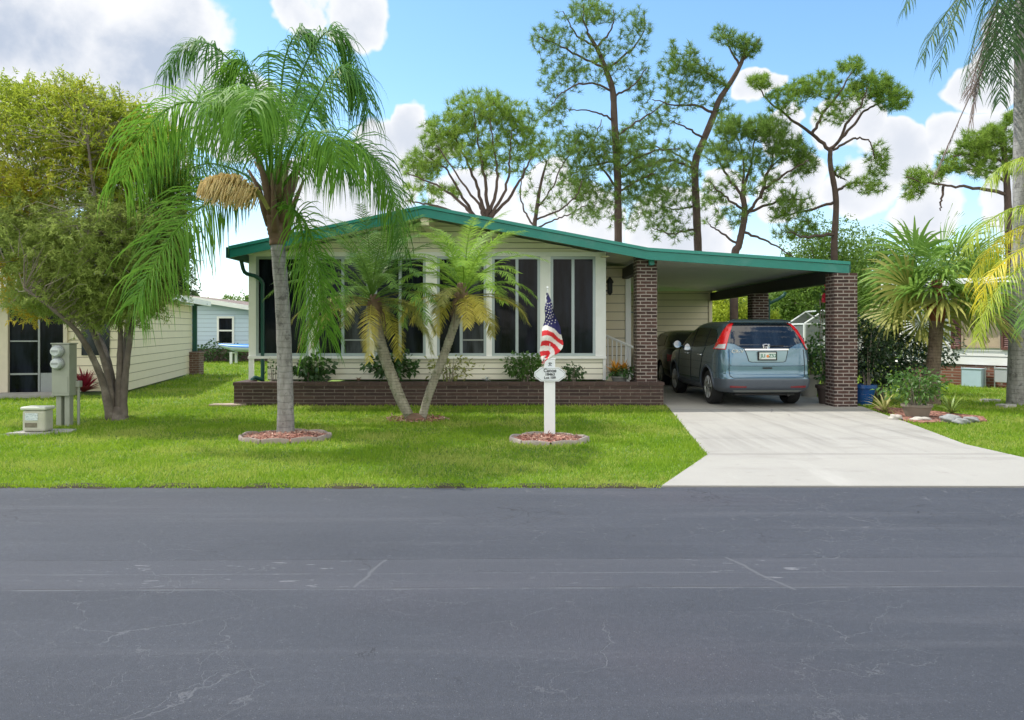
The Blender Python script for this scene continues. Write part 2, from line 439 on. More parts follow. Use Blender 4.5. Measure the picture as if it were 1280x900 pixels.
DRIVE = [(1.42, 7.2), (7.75, 7.17), (6.95, 7.55), (6.3, 8.1), (5.93, 8.7), (5.85, 9.8), (6.32, 12.2), (6.55, 13.6), (6.72, 14.5), (6.72, 24.0), (2.72, 24.0), (2.72, 15.3), (3.0, 15.3), (3.02, 14.8), (2.32, 9.0)]
m, N, out = new_mat('concrete'); p = pos(N)
s = N.n('ShaderNodeSeparateXYZ'); N.set(s, 0, p); X, Y = s.outputs[0], s.outputs[1]
col = N.mix(N.noise(p, 1.1, 7, .65), (.30, .29, .265), (.40, .388, .355))
col = N.mix(N.mr(N.noise(N.scale_vec(p, (.5, 1.6, 1)), .8, 7, .7), .50, .72, 0, .6), col, (.215, .205, .185))
st = N.mr(N.noise(N.scale_vec(p, (2.2, .35, 1)), 1.2, 6, .6), .55, .75, 0, .4)
col = N.mix(st, col, (.47, .46, .43))
col = N.mix(.5, col, N.mix(N.noise(p, 130, 4, .7), (.1, .1, .1), (.9, .9, .9)), 'OVERLAY')
tyre = N.math('MULTIPLY', N.mr(N.noise(N.scale_vec(p, (3.2, .16, 1)), 1.1, 5, .6), .48, .66, 0, .5), N.mr(Y, 8.5, 10.5))
col = N.mix(tyre, col, (.20, .192, .175))
blot = N.mr(N.noise(p, 5.5, 7, .75), .60, .70, 0, .45)
col = N.mix(blot, col, (.17, .155, .13))
oil = N.mr(N.noise(p, 2.2, 6, .7), .60, .74, 0, .6)
col = N.mix(N.math('MULTIPLY', oil, N.mr(Y, 12, 16)), col, (.12, .115, .11))
for y0 in (9.02, 10.35, 14.0, 19.0):
    e = N.math('ABSOLUTE', N.math('SUBTRACT', N.math('ADD', Y, N.math('MULTIPLY', N.noise(p, 3, 3), .015)), y0+.0075))
    col = N.mix(N.mr(e, .028, .008, 0, .9 if y0 != 10.35 else .45), col, (.17, .16, .15))
e = N.math('ABSOLUTE', N.math('SUBTRACT', X, N.math('ADD', 4.75, N.math('MULTIPLY', N.math('SUBTRACT', N.noise(N.scale_vec(p, (.2, 1, 1)), 1.2, 5), .5), .9))))
col = N.mix(N.math('MULTIPLY', N.mr(e, .014, .004, 0, .8), N.mr(Y, 12.8, 13.2)), col, (.1, .1, .1))
principled(N, out, Base_Color=col, Roughness=.85, Normal=bump(N, N.noise(p, 90, 4), .25, .006)); M['concrete'] = m
bm = MB(); bm.prism(DRIVE, 'z', -.05, .022)
tag(bm.build('driveway', M['concrete']), kind='structure')

# ------------------------------------------------------------------ grass: blades all over the lawns, none on paving, beds or floors
def inside(poly, x, y):
    r = np.zeros(len(x), bool); n = len(poly)
    for i in range(n):
        (x0, y0), (x1, y1) = poly[i], poly[(i+1) % n]
        c = ((y0 > y) != (y1 > y)) & (x < (x1-x0)*(y-y0)/(y1-y0+1e-12)+x0)
        r ^= c
    return r
LH, LA = Vector((-9.1, 17.9, 0)), math.radians(12)       # corner and turn of the beige house next door
RH = Vector((12.95, 18.9, 0))                             # near corner of the white house next door
BED = [(6.80, 14.3), (6.62, 13.1), (6.36, 12.3), (6.5, 12.05), (7.1, 12.15), (7.7, 12.3), (8.0, 12.9), (7.6, 13.9), (7.0, 14.6)]
RINGS = [(-3.10, 10.42, .62, .50), (.50, 10.2, .53, .42)]
def lawn_ok(x, y):
    ok = ~inside(DRIVE, x, y) & ~((x > 1.40) & (x < 7.75) & (y < 7.30))
    ok &= ~((x > -5.5) & (x < 2.98) & (y > 14.86)) & ~((x > 2.6) & (x < 6.75) & (y > 14.9) & (y < 24.2)) & ~((x > -5.2) & (x < 6.4) & (y > 15.2) & (y < 40))
    ok &= ~inside(BED, x, y)
    for (cx, cy, rx, ry) in RINGS: ok &= ((x-cx)/rx)**2+((y-cy)/ry)**2 > 1.0
    c, s_ = math.cos(-LA), math.sin(-LA)
    lx, ly = (x-LH.x)*c-(y-LH.y)*s_, (x-LH.x)*s_+(y-LH.y)*c
    ok &= ~((lx < .05) & (ly > -.6) & (ly < 9))
    ok &= ((x+1.55)**2+(y-12.55)**2 > .28**2)
    ok &= ~((np.abs(x+7.0) < .30) & (np.abs(y-10.9) < .22))
    return ok
def scatter(x0, x1, y0, y1, dens, h, wd):
    n = int((x1-x0)*(y1-y0)*dens)
    x = rng.uniform(x0, x1, n); y = rng.uniform(y0, y1, n)
    k = lawn_ok(x, y) & (np.abs(x)/np.maximum(y, .1) < .86)
    x, y = x[k], y[k]; n = len(x)
    D = unit(np.stack([rng.normal(0, .55, n), rng.normal(0, .55, n), np.ones(n)], 1))
    patch = .75+.5*np.sin(x*1.7+np.sin(y*2.3))*np.sin(y*1.9+np.sin(x*1.3))
    tuft = np.sin(x*9+np.sin(y*7)*2)*np.sin(y*11+np.sin(x*8)*2)
    L = h*rng.uniform(.45, 1.25, n)*(.72+.35*np.clip(patch, 0, 1)+.35*tuft)
    return blades(np.stack([x, y, np.zeros(n)], 1), D, L, wd*rng.uniform(.7, 1.3, n))
Vs, Fs, o = [], [], 0
for a in ((-8.2, 7.0, 7.16, 9.2, 2500, .052, .012), (-12, 9, 9.2, 12, 1500, .056, .016), (-14, 11, 12, 15.0, 900, .06, .020),
          (-17, -5.3, 15, 22, 420, .07, .022), (6.6, 18, 15, 22, 420, .07, .022), (-24, -5, 22, 36, 120, .09, .04), (6.3, 30, 22, 40, 120, .09, .04)):
    V, Fc = scatter(*a); Vs.append(V); Fs.append(Fc+o); o += len(V)
# crumbling dirt lip where the turf stands proud of the road
b_ = MB(); K = 260; xs = np.linspace(-14, 1.42, K); prof = []
for i in range(K):
    e = .02*math.sin(xs[i]*5.1)+.018*math.sin(xs[i]*13.7+1)+random.uniform(-.012, .012); h_ = .012+.008*math.sin(xs[i]*7.3)+random.uniform(-.005, .005)
    b_.v += [(xs[i], 7.155+e, .003), (xs[i], 7.175+e, h_), (xs[i], 7.30, h_+.004), (xs[i], 7.34, -.004)]
b_.f = [(4*i+k, 4*i+k+1, 4*i+k+5, 4*i+k+4) for i in range(K-1) for k in range(3)]; b_.m = [0]*len(b_.f)
tag(b_.build('dirt', mat('edge_dirt', (.035, .028, .016), .95, .5, 18, bumpst=.8, bscale=60), smooth='all'), kind='structure')
# ragged fringe hanging over the road edge
n = 5200; x = rng.uniform(-8, 1.38, n); x2 = rng.uniform(7.8, 9, 300)
x = np.concatenate([x, x2]); n = len(x)
D = unit(np.stack([rng.normal(0, .6, n), rng.normal(-.45, .5, n), np.ones(n)], 1))
V, Fc = blades(np.stack([x, 7.2+rng.normal(.02, .03, n), np.zeros(n)], 1), D, rng.uniform(.02, .06, n), .012); Vs.append(V); Fs.append(Fc+o)
M['grass'] = leaf_mat('grass_blades', (.12, .265, .014), (.29, .42, .035), .42, .6, 1.3, cc=(.42, .47, .11), gloss=.2)
tag(np_mesh('grass', np.concatenate(Vs), np.concatenate(Fs), M['grass']), kind='stuff')
# ------------------------------------------------------------------ building helpers
def siding(mb, x0, x1, z0, z1, y, pitch=.115, lap=.014, top=None, axis='x', sgn=-1):
    """lap siding as a saw-tooth sheet facing sgn along the other axis; top(x) cuts it under a sloping roof (given as polyline (x, z))"""
    z = z0
    while z < z1-1e-4:
        za, zb = z, min(z+pitch, z1)
        if top:
            def span(zz):
                xs = [u for u in np.linspace(x0, x1, 400) if np.interp(u, [a for a, _ in top], [b for _, b in top]) >= zz]
                return (min(xs), max(xs)) if xs else None
            A, B = span(za), span(zb)
            if A is None: break
            if B is None: B = ((A[0]+A[1])/2,)*2
        else: A = B = (x0, x1)
        ya, yb, yg = y+sgn*lap, y, y-sgn*.02
        gp = min(.013, (zb-za)*.3)
        def q(u, w, zz): return (u, w, zz) if axis == 'x' else (w, u, zz)
        mb.mi = 0
        mb.add([q(A[0], ya, za+gp), q(A[1], ya, za+gp), q(B[1], yb, zb), q(B[0], yb, zb), q(A[0], yg, za+gp), q(A[1], yg, za+gp)], [(0, 1, 2, 3), (0, 1, 5, 4)])
        mb.mi = 1  # recess faces take the darker tone that paints the lap shadow
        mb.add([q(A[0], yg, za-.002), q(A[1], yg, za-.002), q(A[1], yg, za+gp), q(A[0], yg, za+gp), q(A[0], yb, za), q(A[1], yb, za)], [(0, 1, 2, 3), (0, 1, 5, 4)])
        mb.mi = 0
        z = zb
    return mb

def window(parent, x0, x1, z0, z1, y, fm, pm, split=.5, fw=.05, proud=.03, light=None, sgn=-1, world=True):
    """frame with mullion (one part), panes as its sub-parts; faces sgn*y"""
    f = MB(); ya, yb = sorted((y+sgn*proud, y+.02))
    f.box((x0, ya, z0), (x0+fw, yb, z1)); f.box((x1-fw, ya, z0), (x1, yb, z1))
    f.box((x0+fw, ya, z0), (x1-fw, yb, z0+fw)); f.box((x0+fw, ya, z1-fw), (x1-fw, yb, z1))
    xm = x0+(x1-x0)*split if split else None
    if xm: f.box((xm-fw*.55, ya+.006, z0+fw), (xm+fw*.55, yb, z1-fw))
    fo = f.build('window', fm, parent, world=world)
    spans = [(x0+fw, xm-fw*.55), (xm+fw*.55, x1-fw)] if xm else [(x0+fw, x1-fw)]
    for k, (a, b) in enumerate(spans):
        q = MB(); q.box((a, y+.004, z0+fw), (b, y+.012, z1-fw))
        po = q.build('pane', light if (light and k == len(spans)-1) else pm, None)
        po.parent = fo
        if world and parent is not None: po.matrix_parent_inverse = parent.matrix_basis.inverted() @ Matrix()
        if world: po.matrix_parent_inverse = Matrix()
    return fo

# ------------------------------------------------------------------ the cream house
HY = 15.72                                    # plane of the sunroom front
house = thing('cream_house', 'cream sided mobile home with teal roof edge, tall dark sunroom windows and attached carport', 'house', (0, 0, 0))
ROOF = [(-5.42, 3.10), (-1.69, 3.885), (2.62, 3.065), (6.47, 2.80)]
Y0, Y1 = 14.62, 38.0
def rz_(x): return float(np.interp(x, [a for a, _ in ROOF], [b for _, b in ROOF]))

b = MB()
siding(b, -5.06, 1.88, .46, .94, HY)
b.build('lower_wall', [M['siding'], M['groove_shade']], house)
b = MB(); siding(b, -5.06, 1.93, 3.06, 3.86, HY-.02, top=[(x, z-.14) for x, z in ROOF])
b.build('gable', [M['siding'], M['groove_shade']], house)
# side wall of the sunroom, entry wall behind it, long side wall and the shed at the back of the carport
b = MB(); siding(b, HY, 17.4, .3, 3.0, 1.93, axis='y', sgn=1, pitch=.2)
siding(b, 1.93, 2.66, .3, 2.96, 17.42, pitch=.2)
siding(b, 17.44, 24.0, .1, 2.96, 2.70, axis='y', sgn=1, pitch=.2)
b.build('entry_wall', [M['siding_beige'], M['groove_shade']], house)
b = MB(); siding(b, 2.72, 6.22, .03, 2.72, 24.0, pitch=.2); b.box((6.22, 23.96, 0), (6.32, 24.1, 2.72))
b.build('shed_wall', [M['siding_beige'], M['groove_shade']], house)
b = MB(); b.box((-5.05, HY+.1, .1), (-5.0, 30, 3.0)); b.build('side_wall', M['siding'], house)
b = MB(); b.box((3.05, 23.92, .05), (3.95, 23.965, 2.02)); dr = b.build('shed_door', M['siding_beige'], house)
b = MB(); b.box((3.0, 23.945, .05), (3.045, 23.985, 2.07)); b.box((3.955, 23.945, .05), (4.0, 23.985, 2.07)); b.box((3.045, 23.945, 2.025), (3.955, 23.985, 2.07)); b.build('door_frame', M['alu'], house)
b = MB(); b.bbox((3.86, 23.87, .98), (3.91, 23.922, 1.03), .008); b.build('handle', M['grey'], dr)
# white boards: corners, mullion posts, head and sill of the sunroom
b = MB()
def X_(px): return (px-CX)/F*HY
for a, c in ((312, 321), (386.5, 396), (462, 468.5), (532.5, 546.5), (608, 615), (675, 688), (744, 757)):
    q = MB(); q.box((X_(a), HY-.06, .955), (X_(c), HY, 3.01)); q.build('trim_board', M['trim'], house)
for lo, hi in (((X_(312), HY-.065, 3.012), (X_(757), HY, 3.10)), ((X_(312)-.01, HY-.085, .90), (X_(757)+.01, HY, .953)), ((X_(312), HY-.062, .46), (X_(312)+.10, HY-.012, .898)), ((X_(757)-.06, HY-.062, .46), (X_(757), HY-.012, .898))):
    q = MB(); q.box(lo, hi); q.build('trim_board', M['trim'], house)
b = MB(); b.box((2.60, 17.36, .3), (2.72, 17.46, 2.9)); b.build('corner_post', M['trim'], house)
for a, c, sp, lt in ((321, 386.5, .52, 0), (396, 462, .5, 1), (468.5, 532.5, .5, 0), (546.5, 608, .49, 1), (615, 675, .52, 0), (688, 744, .5, 0)):
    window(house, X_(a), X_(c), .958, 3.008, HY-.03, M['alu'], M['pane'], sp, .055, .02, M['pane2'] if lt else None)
    if lt:
        wo_ = [o for o in house.children if o.name.startswith('window')][-1]; xm = X_(a)+(X_(c)-X_(a))*sp+.035
        q = MB(); q.box((xm, HY-.034, 1.27), (X_(c)-.058, HY-.027, 1.30)); q.build('sliding_rail', M['grey'], wo_).matrix_parent_inverse = Matrix()

# roof: metal deck, soffit under it, two-step teal fascia, dark beams
def slab(name, x0, x1, up, dn, ya, yb, mt):
    xs = [x0]+[x for x, _ in ROOF if x0 < x < x1]+[x1]
    poly = [(x, rz_(x)-dn) for x in xs]+[(x, rz_(x)-up) for x in xs[::-1]]
    q = MB(); q.prism(poly, 'y', ya, yb); return q.build(name, mt, house)
rf = slab('roof', -5.42, 6.47, .0, .05, Y0+.03, Y1, M['roofmetal'])
slab('soffit', -5.38, 6.43, .052, .085, Y0+.035, Y1-.05, M['soffit'])
slab('fascia', -5.44, 6.49, .055, .215, Y0-.012, Y0+.026, M['teal'])
fu = slab('drip_edge', -5.45, 6.50, -.012, .048, Y0-.035, Y0+.024, M['teal2'])
b = MB(); b.box((-5.50, Y0-.03, 2.88), (-5.425, Y1, 3.085)); b.build('gutter', M['dkgreen'], house)
b = MB(); b.box((6.475, Y0-.01, 2.60), (6.52, Y1-14, 2.795)); b.build('gutter', M['dkgreen'], house)
b = MB(); b.box((6.26, 14.98, 2.41), (6.40, 24.0, 2.66)); b.build('beam', M['beam'], house)
b = MB(); b.box((2.52, 15.42, 2.66), (2.66, 17.35, 2.89)); b.build('beam', M['beam'], house)
b = MB(); b.box((-1.77, Y0+.05, 3.52), (-1.61, HY, 3.72)); b.build('ridge_beam', M['siding_beige'], house)
b = MB(); b.box((1.83, HY-.3, 2.98), (1.98, HY-.08, 3.0)); b.build('soffit_trim', M['siding_beige'], house)
# brick columns
def column(name, x0, x1, ya, yb, z0, z1):
    q = MB(); q.box((x0, ya, z0), (x1, yb, z1)); return q.build(name, M['cbrick'], house)
column('brick_column', 2.46, 2.86, 14.96, 15.38, .47, 2.965)
column('brick_column', 6.18, 6.62, 14.55, 14.97, 0.0, 2.585)
column('brick_column', 6.02, 6.42, 19.0, 19.4, .0, 2.41)
b = MB(); b.bbox((2.68, 14.80, 2.76), (2.78, 14.93, 2.93), .012); b.build('downspout_outlet', M['teal2'], house)
# dark green downspout at the left corner, another behind the carport column
def spout(pts, r=.04):
    q = MB(); q.tube(catmull(pts, 26), r, 8); return q.build('downspout', M['dkgreen'], house)
z = EYE
spout([(-5.46, 15.3, 2.9), (-5.42, 15.4, 2.66), (-5.28, 15.6, 2.60), (-5.16, 15.68, 2.48), (-5.15, 15.68, 2.2), (-5.15, 15.68, .6), (-5.16, 15.64, .48), (-5.28, 15.55, .52), (-5.33, 15.5, .40)])
spout([(6.9, 19.15, 2.44), (6.85, 19.15, 2.36), (6.7, 19.15, 2.26), (6.5, 19.15, 2.16), (6.47, 19.15, 2.1), (6.47, 19.15, .1)])
# porch rail and wall lantern
b = MB()
pts = [(1.98, 16.6, 1.42), (2.5, 16.1, 1.12)]
b.tube([(1.98, 16.55, 1.40), (2.62, 16.1, 1.10)], .028, 6); b.tube([(1.98, 16.55, .72), (2.62, 16.1, .52)], .02, 6)
for t in np.linspace(0.02, .98, 8):
    q = Vector((1.98, 16.55, 0)).lerp(Vector((2.62, 16.1, 0)), t)
    b.tube([(q.x, q.y, .42), (q.x, q.y, 1.40-.30*t)], .017 if .05 < t < .95 else .032, 6)
b.build('porch_railing', M['trim'], house)
b = MB(); b.lathe((2.06, 15.98, 2.32), [(.0, .30), (.03, .27), (.075, .2), (.08, .17), (.06, .15), (.055, -.04), (.03, -.08), (0, -.1)], 8); b.box((1.945, 15.95, 2.3), (2.06, 16.01, 2.34))
b.build('wall_lantern', M['black'], house, smooth=True)

# ------------------------------------------------------------------ brick planter along the front
pl = thing('brick_planter', 'long low dark brick planter running along the front of the cream house', 'planter', (-1.2, 14.9, 0))
b = MB()
b.box((-5.45, 14.88, -.02), (2.97, 15.08, .40)); b.box((-5.45, 15.083, -.02), (-5.27, 15.66, .40)); b.box((2.79, 15.083, -.02), (2.97, 15.60, .40))
b.build('wall', M['brick'], pl)
b = MB(); b.box((-5.465, 14.865, .403), (2.985, 15.10, .468)); b.box((-5.465, 15.103, .403), (-5.25, 15.66, .468)); b.box((2.42, 15.103, .403), (2.985, 15.60, .468))
b.build('cap', M['cap'], pl)
b = MB(); b.box((-5.25, 15.104, .1), (2.41, 15.70, .43)); b.build('soil', mat('planter_soil', (.05, .035, .028), .95, .4, 20, bumpst=.8, bscale=50), pl)

# ------------------------------------------------------------------ beige house next door, left
lh = thing('beige_house', 'beige sided house with white roof edge and dark screened porch behind the leafy tree', 'house', LH, LA)
b = MB(); siding(b, -1.25, 0, .05, 2.3, 0, pitch=.2); siding(b, 0, 7.6, .05, 2.3, 0, axis='y', sgn=1, pitch=.2); siding(b, -6.4, -5.2, .05, 2.3, 0, pitch=.2)
b.build('wall', [M['siding_beige'], M['groove_shade']], lh, world=False)
for lo, hi in (((-2.66, -.10, 0), (-2.46, .08, 2.32)), ((-5.25, -.10, 0), (-5.1, .08, 2.32)), ((-1.32, -.08, .0), (-1.24, .05, 2.3)), ((-.09, -.03, .05), (.03, .05, 2.3))):
    b = MB(); b.box(lo, hi); b.build('post', mat('cream_post', (.62, .56, .44), .6), lh, world=False)
b = MB(); b.box((-2.455, 0, .05), (-1.325, .03, 2.3)); b.box((-5.1, 0, .05), (-2.665, .03, 2.3)); b.build('porch_screen', M['pane'], lh, world=False)
b = MB(); b.box((-1.86, -.04, .05), (-1.82, -.002, 2.28)); b.box((-2.45, -.03, .46), (-1.87, -.002, .50)); b.box((-2.45, -.03, 1.22), (-1.87, -.002, 1.25)); b.box((-1.81, -.03, .05), (-1.33, -.006, .5))
b.build('screen_frame', M['grey'], lh, world=False)
b = MB(); b.prism([(-6.8, 2.36), (.45, 2.36), (.45, 2.44), (-3.2, 2.95), (-6.8, 2.44)], 'y', -.5, 8.2); b.build('roof', M['roofmetal'], lh, world=False)
b = MB(); b.box((-6.83, -.54, 2.28), (.48, -.503, 2.46)); b.box((.453, -.54, 2.30), (.50, 8.2, 2.46)); b.build('fascia', M['trim'], lh, world=False)
b = MB(); b.box((.02, 7.55, .7), (.16, 7.66, 2.3)); b.tube([(.09, 7.5, 2.32), (.5, 7.45, 2.36)], .04); b.build('downspout', M['dkgreen'], lh, world=False)
b = MB(); b.box((-6.4, -1.0, 0), (-1.2, -.12, .07)); b.build('porch_slab', M['concrete'], lh, world=False)
b = MB(); b.box((-.95, -.03, .9), (-.35, .0, 2.0)); b.build('window', M['pane2'], lh, world=False)
pp = MB(); c0 = LH+Matrix.Rotation(LA, 3, 'Z') @ Vector((.16, 7.3, 0))
pp.box((c0.x-.12, c0.y-.2, 0), (c0.x+.2, c0.y+.2, .70)); pp.box((c0.x-.15, c0.y-.23, .70), (c0.x+.23, c0.y+.23, .77))
tag(pp.build('brick_pier', brick_mat('pier_brick', (.14, .075, .06), (.19, .10, .08), (.3, .26, .22), .22, .075)), 'short brown brick pier at the far corner of the beige house', 'pier')

# ------------------------------------------------------------------ pale blue house far behind
bh = thing('blue_house', 'pale blue sided house with one white framed window seen past the downspout', 'house', (-13.2, 35.5, 0))
BY = 35.5
M['bluesiding'] = mat('pale_blue_siding', (.56, .68, .80), .6, .04, 2)
BR = [(-19.5, 2.35), (-15.6, 3.15), (-8.0, 1.95)]
b = MB(); siding(b, -19.2, -8.4, .6, 3.1, BY, pitch=.2, top=[(x, z-.08) for x, z in BR]); b.build('wall', [M['bluesiding'], mat('blue_groove_shade', (.26, .34, .42), .9)], bh)  # blue groove tone has the lap shadow painted in
b = MB(); b.box((-19.2, BY-.03, 0), (-8.4, BY+.2, .598)); b.build('skirting', M['brick'], bh)
b = MB(); b.prism([(x, z) for x, z in BR]+[(x, z-.07) for x, z in BR[::-1]], 'y', BY-.45, BY+9); b.build('roof', mat('brown_roof', (.20, .15, .12), .8, .2, 3), bh)
b = MB(); b.prism([(x, z+.01) for x, z in BR]+[(x, z-.2) for x, z in BR[::-1]], 'y', BY-.49, BY-.452); b.build('fascia', M['trim'], bh)
wf = window(bh, -13.78, -12.98, .78, 2.12, BY-.03, M['trim'], M['pane'], None, .09, .03)
b = MB(); b.box((-13.69, BY-.062, 1.42), (-13.07, BY-.028, 1.49)); b.build('meeting_rail', M['trim'], wf).matrix_parent_inverse = Matrix()

# ------------------------------------------------------------------ white house next door, right (turned wall, brick skirt)
ra = math.atan2(.86, -.51)
rh = thing('white_house', 'white lap sided house with brick skirt and brown shutters at the right', 'house', RH, ra)
M['whitesiding'] = mat('white_siding', (.72, .72, .70), .6, .05, 2, dirt=((.30, .34, .38), .5))
# local x runs along the wall away from the street, the wall faces local +y
b = MB(); siding(b, -4.0, 3.4, .56, 2.72, 0, pitch=.23, sgn=1); b.build('wall', [M['whitesiding'], mat('dark_groove_shade', (.05, .05, .05), .9)], rh, world=False)  # near-black groove tone paints the shadow under each lap
b = MB(); b.box((-4.0, -.2, 0), (3.4, -.012, .555)); b.build('brick_skirt', M['redbrick'], rh, world=False)
b = MB(); b.box((-4.5, -6, 2.73), (3.7, .5, 2.82)); b.build('roof', M['roofmetal'], rh, world=False)
b = MB(); b.box((-4.53, .503, 2.66), (3.7, .54, 2.84)); b.build('fascia', M['trim'], rh, world=False)
M['tan'] = mat('tan_blind', (.46, .36, .25), .7, .12, 6)
window(rh, .72, 1.70, 1.02, 2.4, .03, mat('tan_frame', (.42, .33, .24), .6, .1, 5), M['tan'], None, .05, .03, sgn=1, world=False)
M['shutter'] = mat('brown_shutter', (.14, .055, .045), .6, .15, 6)
for (a, c) in ((.45, .70), (1.72, 1.98)):
    q = MB(); q.box((a, .02, .98), (a+.05, .06, 2.42)); q.box((c-.05, .02, .98), (c, .06, 2.42)); q.box((a+.05, .02, .98), (c-.05, .055, 1.06)); q.box((a+.05, .02, 1.74), (c-.05, .055, 1.84)); q.box((a+.05, .02, 2.34), (c-.05, .055, 2.42))
    zz = 1.06
    while zz < 2.30:
        if not 1.72 < zz < 1.84: q.add([(a+.05, .05, zz), (c-.05, .05, zz), (c-.05, .022, zz+.05), (a+.05, .022, zz+.05)], [(0, 1, 2, 3)])
        zz += .05
    q.build('shutter', M['shutter'], rh, world=False)
# boxes at its foot
def local(o, v): return o.matrix_basis @ Vector(v)
for (a, c, h, nm, lb, cc) in ((1.05, 1.55, .46, 'utility_box', 'pale blue utility box standing against the brick skirt of the white house', (.42, .55, .62)),
                          (.42, .72, .50, 'meter_box', 'small grey meter box on pipes beside the pale blue utility box', (.40, .42, .44))):
    t = thing(nm, lb, 'utility box', local(rh, ((a+c)/2, .2, 0)), ra)
    wdt = c-a
    z0 = 0 if nm == 'utility_box' else .16
    q = MB(); q.bbox((-wdt/2, -.12, z0), (wdt/2, .12, h), .012); q.build('body', mat(nm, cc, .5, .08, 6), t, world=False)
    q = MB(); q.bbox((-wdt/2-.015, -.135, h+.001), (wdt/2+.015, .135, h+.03), .008); q.build('lid', mat(nm+'_lid', tuple(x*.9 for x in cc), .5), t, world=False)
    for xx in (-wdt/2-.05, wdt/2+.05):
        q = MB(); q.tube([(xx, .02, 0), (xx, .02, h+.06)], .018, 6); q.build('conduit', M['grey'], t, world=False)
# ------------------------------------------------------------------ palms
def trunk_mat(name, ca, cb, ring, bumpst=.5, moss=None):
    m, N, out = new_mat(name); p = pos(N)
    s = N.n('ShaderNodeSeparateXYZ'); N.set(s, 0, p)
    zz = N.math('ADD', s.outputs[2], N.math('MULTIPLY', N.noise(p, 3, 3), .05))
    rg = N.math('ABSOLUTE', N.math('SINE', N.math('MULTIPLY', zz, PI/ring)))
    rg = N.mr(rg, .0, .22)
    n1 = N.noise(N.scale_vec(p, (1, 1, .35)), 14, 7, .7)
    col = N.mix(N.mr(n1, .3, .7), ca, cb)
    blot = N.mr(N.noise(p, 7, 8, .75), .52, .66, 0, .85)
    col = N.mix(blot, col, moss or tuple(x*.45 for x in ca))
    col = N.mix(N.math('MULTIPLY', N.math('SUBTRACT', 1.0, rg), .4), col, tuple(x*.35 for x in ca))
    h = N.math('ADD', N.math('MULTIPLY', rg, .7), N.math('MULTIPLY', n1, .9))
    principled(N, out, Base_Color=col, Roughness=.9, Normal=bump(N, h, bumpst, .02))
    return m
M['qtrunk'] = trunk_mat('grey_palm_trunk', (.20, .19, .18), (.34, .33, .32), .085, .6)
M['dtrunk'] = trunk_mat('date_palm_trunk', (.22, .20, .15), (.40, .38, .30), .045, 1.0, (.10, .12, .05))
M['ftrunk'] = trunk_mat('fan_palm_trunk', (.12, .085, .06), (.22, .17, .13), .06, .9)
M['boot'] = mat('palm_boots', (.17, .105, .07), .85, .45, 9, bumpst=.6, bscale=30, dirt=((.30, .26, .14), .6))
M['boot2'] = mat('red_brown_fibre', (.19, .062, .032), .9, .4, 14, bumpst=.6, bscale=40)
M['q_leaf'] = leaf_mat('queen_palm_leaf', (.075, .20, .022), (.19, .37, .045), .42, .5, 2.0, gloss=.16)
M['q_leaf_dark'] = leaf_mat('queen_palm_leaf_shaded', (.045, .14, .03), (.11, .25, .04), .36, .5, 2.0, gloss=.16)  # darker copy of the queen palm leaf, shade put into its colour
M['q_leaf_grey'] = leaf_mat('tall_palm_leaf', (.04, .10, .035), (.095, .17, .06), .3, .45, 2.0, gloss=.16)
M['dead_leaf'] = leaf_mat('dead_palm_leaf', (.12, .085, .075), (.24, .19, .17), .2, .7, 2.0)
M['d_leaf'] = leaf_mat('date_palm_leaf', (.085, .19, .035), (.20, .33, .07), .36, .45, 3, gloss=.16)
M['d_leaf_light'] = leaf_mat('date_palm_young_leaf', (.17, .34, .035), (.34, .50, .08), .40, .45, 3, gloss=.16)
M['d_leaf_olive'] = leaf_mat('date_palm_old_leaf', (.14, .17, .04), (.30, .29, .08), .3, .45, 3, gloss=.16)
M['d_leaf_gold'] = leaf_mat('date_palm_yellow_leaf', (.42, .34, .045), (.62, .54, .12), .35, .5, 3)
M['y_leaf'] = leaf_mat('yellow_palm_leaf', (.50, .46, .02), (.75, .62, .04), .42, .45, 3, cc=(.42, .47, .05))
M['yg_leaf'] = leaf_mat('yellow_green_palm_leaf', (.22, .34, .03), (.45, .52, .07), .4, .45, 3)
M['f_leaf'] = leaf_mat('fan_palm_leaf', (.10, .23, .035), (.26, .40, .085), .36, .4, 3, gloss=.16)
M['f_leaf_old'] = leaf_mat('fan_palm_old_leaf', (.24, .27, .05), (.48, .46, .14), .34, .45, 3)

